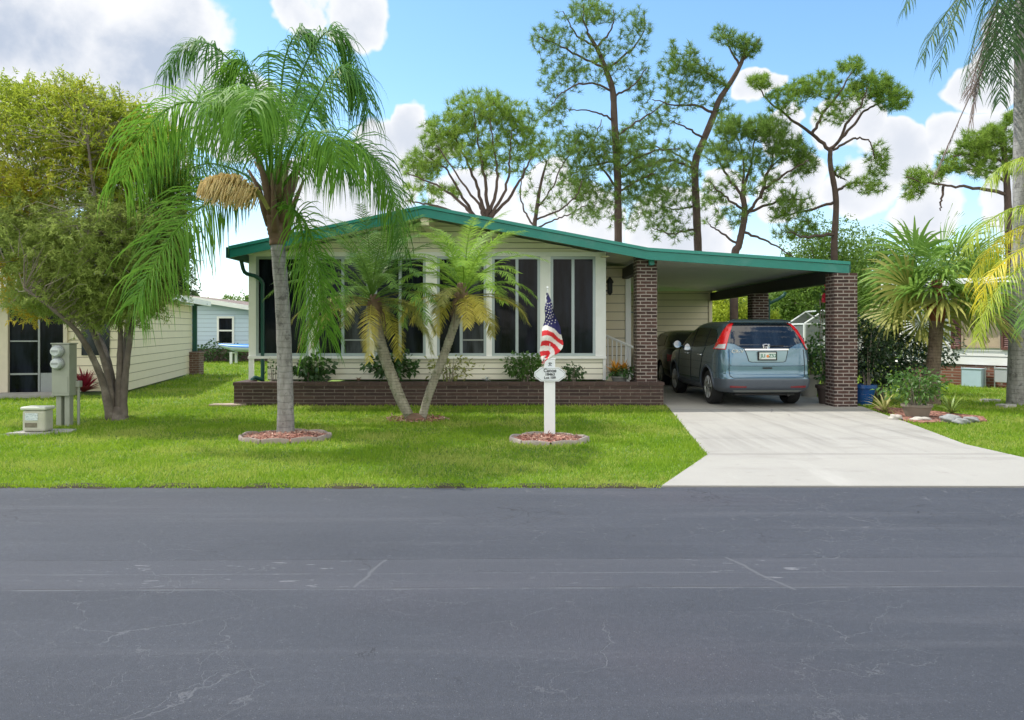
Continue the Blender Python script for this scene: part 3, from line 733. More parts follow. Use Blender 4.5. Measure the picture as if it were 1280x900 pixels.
def frond(path, n, ll, lw, droop, parent, mt, plume=.35, t0=.12, r0=.02, fwd=.55, segs=4, end=.4, seed=0, jit=.25, spread=1.0, roll=0.0):
    """a feather frond: arching rib, leaflets either side that hang under their own weight"""
    rd = random.Random(seed)
    pts = catmull(path, n)
    V, Fc = [], []
    up0 = Vector((0, 0, 1)); S_prev = None
    for i in range(n):
        t = i/(n-1)
        T = (pts[min(i+1, n-1)]-pts[max(i-1, 0)]).normalized()
        S = T.cross(up0)
        if S.length < .25 and S_prev is not None: S = S_prev-T*S_prev.dot(T)
        if S.length < 1e-3: S = T.orthogonal()
        S.normalize()
        if S_prev is not None and S.dot(S_prev) < 0: S = -S
        S_prev = S.copy(); U = S.cross(T)
        if roll: S, U = S*math.cos(roll)+U*math.sin(roll), U*math.cos(roll)-S*math.sin(roll)
        if t < t0: continue
        prof = min(1, .35+(t-t0)/.25*.65)*(1-(1-end)*max(0, (t-.55)/.45)**1.5)
        for side in (-1, 1):
            L = ll*prof*rd.uniform(1-jit, 1+jit*.6)
            dv = (S*side*spread+T*(fwd+.5*t+rd.uniform(-.15, .15))+U*rd.uniform(-plume, plume)).normalized()
            q = pts[i]+T*rd.uniform(-.5, .5)*(pts[1]-pts[0]).length
            o = len(V)
            dr = droop*rd.uniform(.6, 1.25)
            Wv = T-dv*T.dot(dv)
            Wv = Wv.normalized() if Wv.length > 1e-3 else U
            for k in range(segs+1):
                s = k/segs
                wd = lw*(.55+.9*s if s < .4 else .91*(1-s)/.6*1.0)+.0012
                V += [q-Wv*wd*.5, q+Wv*wd*.5]
                dv = (dv+Vector((rd.uniform(-.07, .07), rd.uniform(-.07, .07), -dr*(.25+s)))).normalized()
                q = q+dv*L/segs
                Wv = (Wv-dv*Wv.dot(dv)); Wv = Wv.normalized() if Wv.length > 1e-3 else S
            for k in range(segs):
                a = o+2*k; Fc.append((a, a+1, a+3, a+2))
    mb = MB(); st = max(1, n//18); rp = pts[::st]
    if rp[-1] != pts[-1]: rp = rp+[pts[-1]]
    mb.tube(rp, [r0*(1-.85*j/(len(rp)-1)) for j in range(len(rp))], 5)
    o = len(mb.v); mb.v += [tuple(v) for v in V]; mb.f += [tuple(i+o for i in f) for f in Fc]; mb.m += [0]*len(Fc)
    me = bpy.data.meshes.new('frond'); me.from_pydata(mb.v, [], mb.f)
    return finish(me, 'frond', mt, parent, False, True, None, fixn=False)

def px_path(pts, Y): return [P(a, b, Y+(c[0] if c else 0)) for a, b, *c in pts]

def trunk(parent, pts, rad, mt, n=16, k=40, wob=.03, name='trunk', flare=None, rough=0.0):
    pp = catmull(pts, k); rr = [float(np.interp(i/(k-1), np.linspace(0, 1, len(rad)), rad)) for i in range(k)]
    rr = [r*(1+random.uniform(-wob, wob)) for r in rr]
    if rough: rr = [r*(1+(rough if i % 2 else 0)) for i, r in enumerate(rr)]
    b = MB(); b.tube(pp, rr, n); return b.build(name, mt, parent, smooth='all')

# big queen palm on the front lawn
QY = 10.7
qp = thing('queen_palm', 'tall queen palm with arching drooping fronds and grey trunk on the left front lawn', 'palm tree', G(357, 545.5))
g = G(357, 545.5)
trunk(qp, [(g.x, g.y, -.05), g+Vector((.0, 0, .3)), P(356, 460, QY), P(353, 380, QY), P(347, 305, QY)], [.135, .115, .105, .10, .098], M['qtrunk'])
trunk(qp, [P(347, 306, QY), P(345, 280, QY), P(343, 255, QY), P(340, 232, QY)], [.105, .13, .12, .06], M['boot'], wob=.08, name='crownshaft')
b = MB()
for i in range(13):
    a = i*2.4; z0 = 300-i*4.5
    c = P(346, z0, QY); dv = Vector((math.cos(a), math.sin(a)*.9, 0))
    b.tube([c+dv*.10, c+dv*.17+Vector((0, 0, .22)), c+dv*.24+Vector((0, 0, .5)), c+dv*.38+Vector((0, 0, .85-.02*i))], [.06, .055, .04, .018], 6)
b.build('leaf_bases', M['boot'], qp, smooth='all')
QF = [  # traced ribs: px, py, depth offset
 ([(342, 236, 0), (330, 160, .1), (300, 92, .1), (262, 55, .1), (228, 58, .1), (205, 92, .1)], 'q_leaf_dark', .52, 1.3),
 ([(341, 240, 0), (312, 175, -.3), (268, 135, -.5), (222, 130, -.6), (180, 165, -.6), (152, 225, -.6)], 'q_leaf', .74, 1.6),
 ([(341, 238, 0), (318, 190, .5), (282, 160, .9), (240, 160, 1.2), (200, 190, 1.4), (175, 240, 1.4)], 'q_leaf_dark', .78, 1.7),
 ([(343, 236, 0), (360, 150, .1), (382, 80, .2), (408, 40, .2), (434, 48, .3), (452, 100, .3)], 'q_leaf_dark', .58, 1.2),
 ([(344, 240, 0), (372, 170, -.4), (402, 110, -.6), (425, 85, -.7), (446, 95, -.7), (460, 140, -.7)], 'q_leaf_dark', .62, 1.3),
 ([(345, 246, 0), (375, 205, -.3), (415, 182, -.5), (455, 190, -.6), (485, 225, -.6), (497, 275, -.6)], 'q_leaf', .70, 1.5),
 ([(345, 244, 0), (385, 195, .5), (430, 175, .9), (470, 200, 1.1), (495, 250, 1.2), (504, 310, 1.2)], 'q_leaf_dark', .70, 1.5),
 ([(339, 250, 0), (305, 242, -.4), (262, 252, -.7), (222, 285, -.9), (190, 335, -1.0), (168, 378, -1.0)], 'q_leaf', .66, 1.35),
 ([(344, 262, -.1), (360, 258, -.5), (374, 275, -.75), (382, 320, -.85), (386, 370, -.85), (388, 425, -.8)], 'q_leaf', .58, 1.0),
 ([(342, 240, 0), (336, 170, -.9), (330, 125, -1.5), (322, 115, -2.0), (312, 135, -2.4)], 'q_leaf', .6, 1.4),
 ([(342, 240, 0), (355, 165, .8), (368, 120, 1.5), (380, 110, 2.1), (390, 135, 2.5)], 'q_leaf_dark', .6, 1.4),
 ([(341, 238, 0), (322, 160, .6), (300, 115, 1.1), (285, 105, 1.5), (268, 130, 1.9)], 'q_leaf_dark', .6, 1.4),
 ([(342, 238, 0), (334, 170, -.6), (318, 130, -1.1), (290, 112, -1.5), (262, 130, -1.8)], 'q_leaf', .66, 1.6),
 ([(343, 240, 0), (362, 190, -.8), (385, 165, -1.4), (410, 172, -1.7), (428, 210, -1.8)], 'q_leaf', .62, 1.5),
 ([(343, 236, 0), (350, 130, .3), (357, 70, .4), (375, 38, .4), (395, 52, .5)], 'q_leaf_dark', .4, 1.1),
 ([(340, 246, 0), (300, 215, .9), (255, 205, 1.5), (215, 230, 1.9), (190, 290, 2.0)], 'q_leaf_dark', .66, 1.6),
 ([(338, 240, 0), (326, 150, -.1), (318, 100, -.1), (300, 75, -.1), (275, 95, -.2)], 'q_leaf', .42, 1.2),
 ([(345, 260, -.1), (366, 262, -.6), (385, 285, -.85), (398, 330, -.95), (405, 375, -.95), (409, 420, -.9)], 'q_leaf', .5, 1.0),
]
for i, (pts, mt, ll, dr) in enumerate(QF):
    frond(px_path(pts, QY), 150, ll*1.42, .020, dr*.82*(.7 if i in (7, 8, 17) else 1), qp, M[mt], .8, .14, .022, .32, 5, .66, seed=i, roll=(.9 if i == 7 else (1.0 if i in (8, 17) else random.Random(i).uniform(-.6, .6))))
b = MB(); b.tube(px_path([(340, 236), (338, 180), (337, 140), (336, 95), (335, 58)], QY), [.05, .03, .022, .010, .002], 6); b.build('spear_leaf', M['q_leaf_dark'], qp)
# the pale flower brush that hangs out of its sheath
b = MB(); cc = catmull(px_path([(336, 262), (322, 240), (300, 229), (275, 226), (258, 229)], QY-1.0), 30)
b.tube(cc[:14], [.03]*14, 6); b.build('flower_stalk', M['d_leaf_olive'], qp)
b = MB()
for i in range(760):
    k = random.randint(9, 28); s = (k-9)/19
    r = .19*math.sin(PI*min(1, .12+s*.88))**.6*random.uniform(.75, 1)
    a = random.uniform(0, 2*PI)
    c = cc[k]+Vector((0, 0, -.03)); e = c+Vector((random.uniform(-.11, .06), math.cos(a)*r, math.sin(a)*r*.9-.02)); d2 = e+Vector((-.03-.03*random.random(), 0, -.07-random.random()*.09))
    b.tube([c, c.lerp(e, .6)+Vector((0, 0, .02)), e, d2], [.005, .008, .008, .003], 4, cap=False)
b.build('flower_cluster', leaf_mat('cream_flower', (.74, .54, .24), (.88, .74, .42), .3, .8, 4), qp)

# twin pygmy date palm: two leaning trunks from one foot
DY = 12.55
g = G(519, 526); DY = g.y
dp = thing('twin_date_palm', 'twin trunked pygmy date palm leaning apart in a V before the windows', 'palm tree', g)
b = MB(); b.lathe((g.x, g.y, 0), [(.17, -.02), (.175, .04), (.14, .09), (.08, .12), (0, .13)], 16); b.build('root_crown', M['boot'], dp, smooth='all')
CR = []
for (pts, rr, seed) in (([(514, 524), (500, 497), (484, 455), (473, 420), (468, 392)], [.075, .085, .09, .09, .085], 1), ([(527, 524), (537, 490), (552, 452), (566, 412), (577, 378)], [.065, .068, .068, .066, .07], 2)):
    w3 = px_path(pts, DY); w3[0].z = .02
    trunk(dp, w3, rr, M['dtrunk'], 12, 80, .05, rough=.10)
    CR.append(w3[-1])
    trunk(dp, [w3[-1]+Vector((0, 0, -.12)), w3[-1]+Vector((0, 0, .1)), w3[-1]+Vector((0, 0, .32))], [rr[-1]*1.1, .13, .07], M['boot'], 10, 12, .1, name='crown_base')
def date_crown(c, R_, n, rd, mats_of, lo, droop_boost=0.0, base=0):
    for i in range(n):
        t = i/(n-1); el = math.radians(84-(84-lo)*t**.9+rd.uniform(-6, 6)); az = i*2.39996+rd.uniform(-.2, .2)
        L = R_*rd.uniform(.85, 1.1)*(1.05 if t < .7 else .92)
        h = Vector((math.cos(az), math.sin(az), 0)); pts = []; q = Vector(c)+Vector((0, 0, .12-.2*t)); e = el
        for k in range(6):
            pts.append(q.copy()); q = q+(h*math.cos(e)+Vector((0, 0, math.sin(e))))*L/5; e -= .16+.085*k*(.6+.5*math.cos(el))+droop_boost
        frond(pts, 62, .27*rd.uniform(.9, 1.1), .0155, .20, dp, M[mats_of(t, rd)], .15, .16, .011, .6, 3, .45, seed=base+i, jit=.15)
rd = random.Random(4)
date_crown(CR[0]+Vector((-.05, 0, .22)), 1.62, 48, rd, lambda t, r: 'd_leaf' if t < .70 else ('d_leaf_olive' if t < .92 or r.random() < .5 else 'd_leaf_gold'), -10, .0, 100)
date_crown(CR[1]+Vector((.04, 0, .12)), 1.36, 38, rd, lambda t, r: 'd_leaf_light' if t < .72 else ('d_leaf_olive' if t < .80 else 'd_leaf_gold'), -4, .0, 200)
for i in range(60):
    if i % 30 == 0: b = MB()
    a = rd.uniform(0, 2*PI); c = CR[i//30]+Vector((0, 0, .12)); h = Vector((math.cos(a), math.sin(a), 0))
    b.tube([c+h*.06, c+h*.16+Vector((0, 0, -.12)), c+h*.2+Vector((0, 0, -.30-rd.random()*.25))], [.008, .006, .002], 3)
    if i % 30 == 29: b.build('dead_leaf_skirt', M['boot'], dp)

# tall queen palm at the right edge: only its lower fronds hang into view
TY = 15.3; g = G(1272, 506); TY = g.y
tp = thing('tall_palm', 'very tall grey trunked palm at the right edge, crown cut off by the sky', 'palm tree', g)
trunk(tp, [(g.x+.02, g.y, -.05), (g.x, g.y, .25), P(1277, 300, TY), P(1279, 100, TY), P(1281, -60, TY)], [.24, .19, .165, .16, .155], M['qtrunk'], 18, 60, .02)
trunk(tp, [P(1281, -55, TY), P(1282, -120, TY), P(1282, -180, TY)], [.17, .2, .08], M['boot'], 12, 14, .08, name='crownshaft')
TF = [([(1278, -90, 0), (1240, -105, 0), (1195, -85, -.2), (1155, -40, -.3), (1130, 12, -.3)], 'q_leaf_grey', .6, 1.1),
      ([(1278, -80, 0), (1250, -75, -.4), (1215, -30, -.8), (1190, 30, -.9), (1172, 85, -.9)], 'q_leaf_grey', .55, .9),
      ([(1279, -70, 0), (1262, -60, .5), (1235, -10, .9), (1215, 60, 1.0), (1205, 110, 1.0)], 'q_leaf_grey', .6, 1.0),
      ([(1279, -70, 0), (1268, -65, -.6), (1252, -20, -.9), (1244, 40, -.9), (1240, 90, -.9)], 'q_leaf_grey', .6, .8),
      ([(1279, -66, 0), (1262, -40, -.3), (1238, 30, -.4), (1219, 90, -.4), (1212, 118, -.4)], 'dead_leaf', .42, .5),
      ([(1280, -60, 0), (1285, -30, -.8), (1275, 20, -1.0), (1266, 70, -1.0)], 'q_leaf_grey', .55, .7),
      ([(1279, -80, -.1), (1250, -66, -.3), (1205, -12, -.5), (1170, 35, -.6), (1152, 72, -.6)], 'q_leaf_grey', .58, 1.0),
      ([(1279, -66, .2), (1258, -22, .3), (1233, 50, .3), (1222, 115, .3)], 'q_leaf_grey', .55, .8),
      ([(1280, -62, -.5), (1264, 0, -.9), (1253, 60, -1.0), (1250, 125, -1.0)], 'q_leaf_grey', .55, .8),
      ([(1283, -90, 0), (1320, -120, 0), (1370, -90, 0), (1420, 0, 0)], 'q_leaf_grey', .6, 1.1),
      ([(1283, -90, 0), (1310, -150, .5), (1350, -160, 1), (1390, -100, 1.2)], 'q_leaf_grey', .6, 1.1),
      ([(1281, -100, 0), (1285, -190, .3), (1265, -240, .6), (1230, -220, .8)], 'q_leaf_grey', .6, 1.1),
      ([(1283, -80, 0), (1300, -50, -.8), (1318, 20, -1.1), (1325, 90, -1.2)], 'q_leaf_grey', .55, .8)]
for i, (pts, mt, ll, dr) in enumerate(TF):
    frond(px_path(pts, TY), 76, ll*1.15, .026, dr*.8, tp, M[mt], .4, .15, .03, .45, 4, .55, seed=300+i)
# the dead rib hanging out to the left, its leaflets shrunk to a tassel
frond(px_path([(1278, -30, -.4), (1240, 60, -.6), (1208, 130, -.6), (1190, 170, -.6), (1170, 215, -.6)], TY), 70, .24, .02, 1.0, tp, M['dead_leaf'], .2, .62, .02, .9, 3, .8, seed=321, spread=.4)
frond(px_path([(1279, -40, -.2), (1252, 20, -.5), (1225, 90, -.5), (1214, 150, -.5)], TY), 60, .36, .02, 1.0, tp, M['dead_leaf'], .2, .35, .02, .7, 3, .8, seed=322, spread=.5)

# yellow leaved palm that leans in from beyond the right edge
YY = 11.0
gx = P(1345, 412, YY).x
yp = thing('yellow_palm', 'palm with bright yellow drooping fronds reaching in at the right edge', 'palm tree', (gx, YY, 0))
trunk(yp, [(gx, YY, -.05), (gx-.02, YY, 1.2), (gx-.05, YY, 2.2)], [.13, .11, .09], M['qtrunk'], 14, 20)
YF = [([(1342, 335, -.1), (1305, 318, -.3), (1262, 345, -.4), (1232, 388, -.4), (1222, 425, -.4)], 'yg_leaf', .45, 1.0),
      ([(1340, 328, .1), (1306, 282, .2), (1266, 288, .3), (1232, 318, .3), (1216, 350, .3)], 'y_leaf', .48, 1.1),
      ([(1340, 330, 0), (1312, 300, -.1), (1272, 315, -.2), (1238, 345, -.2), (1222, 385, -.2)], 'y_leaf', .50, 1.1),
      ([(1340, 325, 0), (1300, 262, .2), (1262, 262, .3), (1225, 285, .3), (1208, 310, .3)], 'yg_leaf', .48, 1.15),
      ([(1340, 320, 0), (1318, 225, .3), (1285, 198, .4), (1252, 208, .5), (1238, 225, .5)], 'yg_leaf', .45, 1.2),
      ([(1340, 330, 0), (1320, 345, -.5), (1295, 372, -.9), (1280, 410, -1.0)], 'd_leaf', .4, .9),
      ([(1345, 320, 0), (1370, 250, 0), (1410, 240, 0), (1440, 290, 0)], 'yg_leaf', .45, 1.1),
      ([(1345, 330, 0), (1380, 310, -.3), (1410, 340, -.4), (1425, 390, -.4)], 'y_leaf', .45, 1.1),
      ([(1345, 320, 0), (1350, 230, .4), (1355, 200, .8), (1365, 220, 1.2)], 'yg_leaf', .45, 1.1)]
for i, (pts, mt, ll, dr) in enumerate(YF):
    frond(px_path(pts, YY), 84, ll, .0165, dr*.8, yp, M[mt], .45, .1, .018, .45, 4, .6, seed=400+i)

# Chinese fan palm
FY = 13.6
g = G(1166, 507); FY = g.y
fp = thing('fan_palm', 'fan palm with stout brown trunk and shaggy drooping fan leaves behind the tan pot', 'palm tree', g)
w3 = [Vector((g.x, g.y, -.03)), P(1166, 470, FY), P(1169, 430, FY), P(1171, 398, FY)]
trunk(fp, w3, [.14, .125, .12, .13], M['ftrunk'], 14, 40, .04, rough=.05)
trunk(fp, [P(1171, 404, FY), P(1171, 385, FY), P(1171, 350, FY)], [.135, .18, .1], M['boot2'], 12, 14, .1, name='crown_base')
def fan(c, az, el, pet, R_, mt, seed, tilt=0.0):
    rd = random.Random(seed)
    h = Vector((math.cos(az), math.sin(az), 0)); d0 = (h*math.cos(el)+Vector((0, 0, math.sin(el)))).normalized()
    hub = c+d0*pet; mid = c+d0*pet*.5+Vector((0, 0, .05*pet))
    d1 = (d0+Vector((0, 0, -.35))).normalized()
    S = d1.cross(Vector((0, 0, 1))); S = S.normalized() if S.length > .1 else Vector((math.sin(az), -math.cos(az), 0))
    S = S*math.cos(tilt)+S.cross(d1)*math.sin(tilt)
    U = S.cross(d1)
    V, Fc = [], []
    n = 32; A = math.radians(125)
    for i in range(n):
        t = -1+2*i/(n-1); a = t*A
        L = R_*(1-.28*abs(t)**2)*rd.uniform(.92, 1.06)
        dv = (d1*math.cos(a)+S*math.sin(a)+U*(.10 if i % 2 else -.02)+U*.12*abs(t)).normalized()
        Wv = (d1*-math.sin(a)+S*math.cos(a)).normalized()
        q = hub.copy(); o = len(V); segs = 6
        for k in range(segs+1):
            s = k/segs
            wd = 2*A/n*s*R_*1.02 if s < .5 else 2*A/n*.5*R_*.95*max(.03, (1-s)/.5)**.8
            V += [q-Wv*wd*.5, q+Wv*wd*.5+U*.012*s]
            if s > .30: dv = (dv+Vector((rd.uniform(-.05, .05), rd.uniform(-.05, .05), -.6*(s-.25)*rd.uniform(.6, 1.3)))).normalized()
            q = q+dv*L/segs
        for k in range(segs):
            a_ = o+2*k; Fc.append((a_, a_+1, a_+3, a_+2))
    mb = MB(); mb.tube([c, mid, hub], [.018, .014, .01], 5)
    o = len(mb.v); mb.v += [tuple(v) for v in V]; mb.f += [tuple(i+o for i in f) for f in Fc]
    me = bpy.data.meshes.new('fan_leaf'); me.from_pydata(mb.v, [], mb.f)
    return finish(me, 'fan_leaf', mt, fp, False, True, None, fixn=False)
c = P(1171, 362, FY); rd = random.Random(9)
for i in range(25):
    t = i/24; el = math.asin(.98-1.45*t)+rd.uniform(-.2, .2); az = i*2.39996+.4
    old = t > .5 and (rd.random() < .6)
    fan(c+Vector((0, 0, .1-.3*t)), az, el, rd.uniform(.5, .9), rd.uniform(.92, 1.12), M['f_leaf_old' if old else 'f_leaf'], 500+i, rd.uniform(-.75, .75))
# the long leaf that reaches out over the driveway
fan(c+Vector((0, 0, -.02)), math.radians(200), math.radians(4), .72, 1.05, M['f_leaf_old'], 555, 1.15)
fan(c+Vector((0, 0, .05)), math.radians(250), math.radians(20), .6, 1.0, M['f_leaf'], 556, .9)

# ------------------------------------------------------------------ pines behind the house
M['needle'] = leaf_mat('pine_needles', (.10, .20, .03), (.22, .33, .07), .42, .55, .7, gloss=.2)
M['needle_lit'] = leaf_mat('pine_needles_lit', (.13, .25, .03), (.28, .40, .07), .44, .55, .7, gloss=.2)  # brighter copy of the needles, sunlight put into their colour
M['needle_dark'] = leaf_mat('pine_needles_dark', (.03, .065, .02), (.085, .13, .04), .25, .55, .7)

def pine(label, Y, base_px, trunk_pts, limbs, blobs, mt, seed, tuft=.33, needles=34, depth=1.0, rt=(.17, .07), name='pine_tree', cat='pine tree', twr=.008, nw=.0165):
    """limbs traced as px polylines (px, py, depth); blobs (px, py, rx, ry, count) say where tufts grow; twigs join each tuft to the nearest wood"""
    r_ = np.random.default_rng(seed); rd = random.Random(seed)
    bx = P(base_px, CY, Y); root = thing(name, label, cat, (bx.x, Y, 0), group='pines behind the house')
    b = MB(); nodes = []
    tp_ = [Vector((bx.x, Y, -.1))]+[P(a, c, Y+(d[0] if d else 0)) for a, c, *d in trunk_pts]
    pp = catmull(tp_, 40); rr = np.interp(np.linspace(0, 1, 40), [0, .55, 1], [rt[0], rt[0]*.75, rt[1]])
    b.tube(pp, list(rr*(1+r_.uniform(-.06, .06, 40))), 9)
    nodes += [(q, rr[i]) for i, q in enumerate(pp) if i > 8]
    for lb in limbs:
        pts = []; dz = rd.uniform(-1, 1)*depth*1.6
        for k, (a, c, *d) in enumerate(lb):
            f = k/(len(lb)-1); pts.append(P(a, c, Y+(d[0] if d else dz*f)))
        k = 5*len(lb); lp = catmull(pts, k)
        lp = [q+Vector((rd.uniform(-1, 1), rd.uniform(-1, 1), rd.uniform(-1, 1)))*.035 for q in lp]
        r0 = max(.04, min(rt[1]*.9, .03+.012*(lp[0]-lp[-1]).length)); r1 = .018
        lr = [r0+(r1-r0)*i/(k-1) for i in range(k)]
        b.tube(lp, lr, 6); nodes += [(q, lr[i]) for i, q in enumerate(lp) if i > k*.25]
    T = []
    m_px = Y/F
    for (px, py, rx, ry, cnt) in blobs:
        for _ in range(int(cnt*2.7)):
            v = r_.normal(size=3); v = v/np.linalg.norm(v)*r_.random()**.4
            T.append(P(px+v[0]*rx, py+v[2]*ry, Y+v[1]*rx*m_px*depth))
    pos_ = np.array([q[0][:] for q in nodes])
    dist = [float(np.min(np.linalg.norm(pos_-np.array(t[:]), axis=1))) for t in T]
    order = np.argsort(dist)
    NP = np.empty((len(pos_)+len(T)*4, 3)); NP[:len(pos_)] = pos_; n = len(pos_)
    C, D = [], []
    for i in order:
        t = T[i]; a = np.array(t[:])
        dd = np.linalg.norm(NP[:n]-a, axis=1); j = int(np.argmin(dd)); s = Vector(NP[j])
        L = float(dd[j])
        if L < .12: s = s
        mid = s.lerp(t, .55)+Vector((rd.uniform(-.1, .1), rd.uniform(-.1, .1), rd.uniform(-.22, -.02)))*L*.7
        pts = [s, s.lerp(mid, .55), mid, mid.lerp(t, .55)+Vector((0, 0, -.03*L)), t]
        r0 = min(.03, twr*(1+.55*L))
        b.tube(pts, [r0, r0*.9, r0*.75, r0*.6, twr*.7], 4, cap=False)
        for q in pts[1:]: NP[n] = q[:]; n += 1
        e = (t-mid).normalized() if (t-mid).length > .01 else Vector((0, 0, 1))
        C.append(t[:]); D.append((e+Vector((0, 0, .45)))[:])
    b.build('trunk', M['bark'], root, smooth='all')
    C = np.array(C); D = unit(np.array(D)); k = len(C)
    Cn = np.repeat(C, needles, 0); Dn = np.repeat(D, needles, 0)
    off = r_.uniform(-.5, .15, (k*needles, 1))*tuft*.9
    dirs = unit(Dn*.75+unit(r_.normal(size=Cn.shape))*1.0)
    V, Fc = blades(Cn+Dn*off, dirs, tuft*r_.uniform(.65, 1.15, k*needles), nw)
    np_mesh('crown', V, Fc, M[mt], root)
    return root

pine('broad low pine with many fanned stems rising behind the roof ridge', 27, 603,
     [(603, 320), (604, 285), (610, 262)],
     [[(604, 290), (585, 262), (560, 240), (530, 225), (508, 216)], [(604, 285), (580, 250), (560, 215), (535, 195)], [(608, 270), (595, 230), (578, 190), (560, 160)], [(610, 265), (605, 220), (598, 180), (592, 140)],
      [(612, 268), (622, 230), (618, 190), (612, 150)], [(612, 272), (632, 235), (637, 200), (640, 165)], [(603, 292), (560, 262), (530, 255), (505, 250)], [(612, 275), (645, 235), (660, 205), (672, 180)], [(606, 275), (598, 255), (575, 225), (545, 180)]],
     [(600, 135, 45, 24, 75), (560, 165, 38, 26, 66), (640, 150, 34, 26, 52), (530, 205, 30, 22, 50), (590, 185, 60, 28, 70), (660, 180, 24, 24, 24), (540, 240, 42, 16, 26), (618, 200, 40, 20, 22)], 'needle_lit', 1, .27, 36, .9, (.16, .09))
pine('bare thin pine with sparse tufts beside the broad low pine', 29, 668,
     [(668, 300), (670, 268), (676, 230), (684, 200)],
     [[(668, 285), (655, 262), (650, 235), (655, 205)], [(672, 260), (690, 235), (704, 205), (716, 185)], [(670, 275), (700, 262), (720, 245), (728, 225)], [(666, 288), (690, 275), (712, 268), (735, 255)]],
     [(680, 190, 30, 22, 24), (710, 185, 22, 22, 16), (655, 205, 18, 22, 10), (725, 230, 18, 20, 10), (690, 245, 45, 25, 14), (735, 262, 20, 18, 8)], 'needle', 2, .27, 28, .9, (.10, .03))
pine('tallest straight pine with open crown above the middle of the roof', 30, 775,
     [(773, 320), (772, 220), (768, 152), (766, 114), (757, 86), (747, 62), (735, 42)],
     [[(766, 150), (745, 140), (712, 137)], [(757, 86), (720, 68), (690, 52), (668, 44)], [(757, 86), (785, 66), (803, 44), (806, 14)], [(747, 62), (732, 35), (728, 4)], [(747, 60), (722, 45), (704, 14)], [(766, 114), (740, 104), (712, 110), (688, 132)],
      [(770, 170), (800, 150), (832, 128)], [(772, 200), (730, 210), (700, 228)], [(772, 212), (812, 190), (850, 186)], [(772, 235), (742, 190), (752, 150)], [(745, 62), (765, 35), (768, 12)], [(766, 120), (790, 108), (808, 85)], [(772, 240), (800, 225), (820, 215)]],
     [(735, 15, 45, 18, 46), (820, 215, 50, 40, 46), (760, 255, 60, 30, 46), (720, 185, 40, 30, 30), (690, 48, 30, 22, 34), (795, 40, 22, 34, 28), (700, 95, 32, 34, 40), (745, 75, 45, 38, 50), (690, 140, 24, 22, 26), (800, 105, 22, 30, 26), (745, 190, 40, 34, 70), (782, 190, 42, 32, 66), (715, 225, 34, 20, 36), (800, 235, 36, 24, 34), (745, 245, 30, 24, 26)], 'needle', 3, .27, 30, .8, (.17, .055))
pine('tall crooked pine whose trunk bends right into a tufted top', 32, 876,
     [(873, 325), (871, 270), (869, 207), (878, 179), (892, 145), (899, 125), (914, 102), (926, 80), (932, 60)],
     [[(893, 142), (870, 132), (845, 132), (815, 124)], [(910, 108), (888, 95), (872, 80), (846, 84)], [(880, 172), (858, 160), (838, 150)], [(869, 210), (852, 196), (822, 184), (795, 180)], [(926, 82), (912, 60), (904, 34)], [(928, 76), (942, 60), (950, 48)], [(870, 212), (835, 200), (800, 210), (775, 225)], [(871, 255), (850, 262), (825, 258)], [(871, 285), (840, 292), (815, 285)]],
     [(932, 58, 20, 16, 40), (850, 240, 50, 34, 36), (815, 270, 40, 26, 26), (900, 100, 14, 14, 12), (905, 45, 16, 16, 20), (848, 85, 30, 24, 46), (880, 90, 22, 22, 26), (862, 70, 12, 22, 12), (842, 62, 6, 14, 6), (852, 120, 34, 22, 36), (820, 150, 30, 22, 30), (840, 195, 38, 24, 40), (800, 205, 34, 28, 36), (900, 130, 18, 18, 10), (830, 240, 45, 30, 40), (838, 285, 34, 20, 24), (790, 170, 20, 20, 14)], 'needle', 4, .27, 30, .8, (.18, .07))
pine('low spreading pine with dark bare limbs and flat green top', 27, 918,
     [(918, 330), (924, 305), (931, 268), (928, 242)],
     [[(928, 244), (910, 222), (898, 200), (890, 182)], [(928, 242), (938, 205), (946, 165)], [(931, 270), (950, 245), (960, 215), (985, 190)], [(928, 290), (955, 300), (992, 320)], [(927, 250), (930, 210), (922, 170)], [(931, 268), (972, 252), (1012, 248)], [(950, 248), (964, 205), (972, 168)], [(924, 305), (900, 290), (885, 280)], [(955, 236), (985, 215), (1012, 200)], [(930, 262), (905, 245), (885, 225)]],
     [(915, 160, 28, 18, 56), (950, 225, 56, 22, 30), (905, 265, 34, 22, 20), (990, 265, 30, 20, 16), (955, 160, 34, 18, 64), (990, 185, 30, 18, 54), (900, 190, 24, 20, 30), (940, 195, 46, 22, 44), (1005, 205, 20, 14, 24), (985, 250, 34, 14, 22), (890, 235, 18, 20, 12), (1010, 285, 22, 18, 12)], 'needle', 5, .25, 34, .9, (.16, .09))
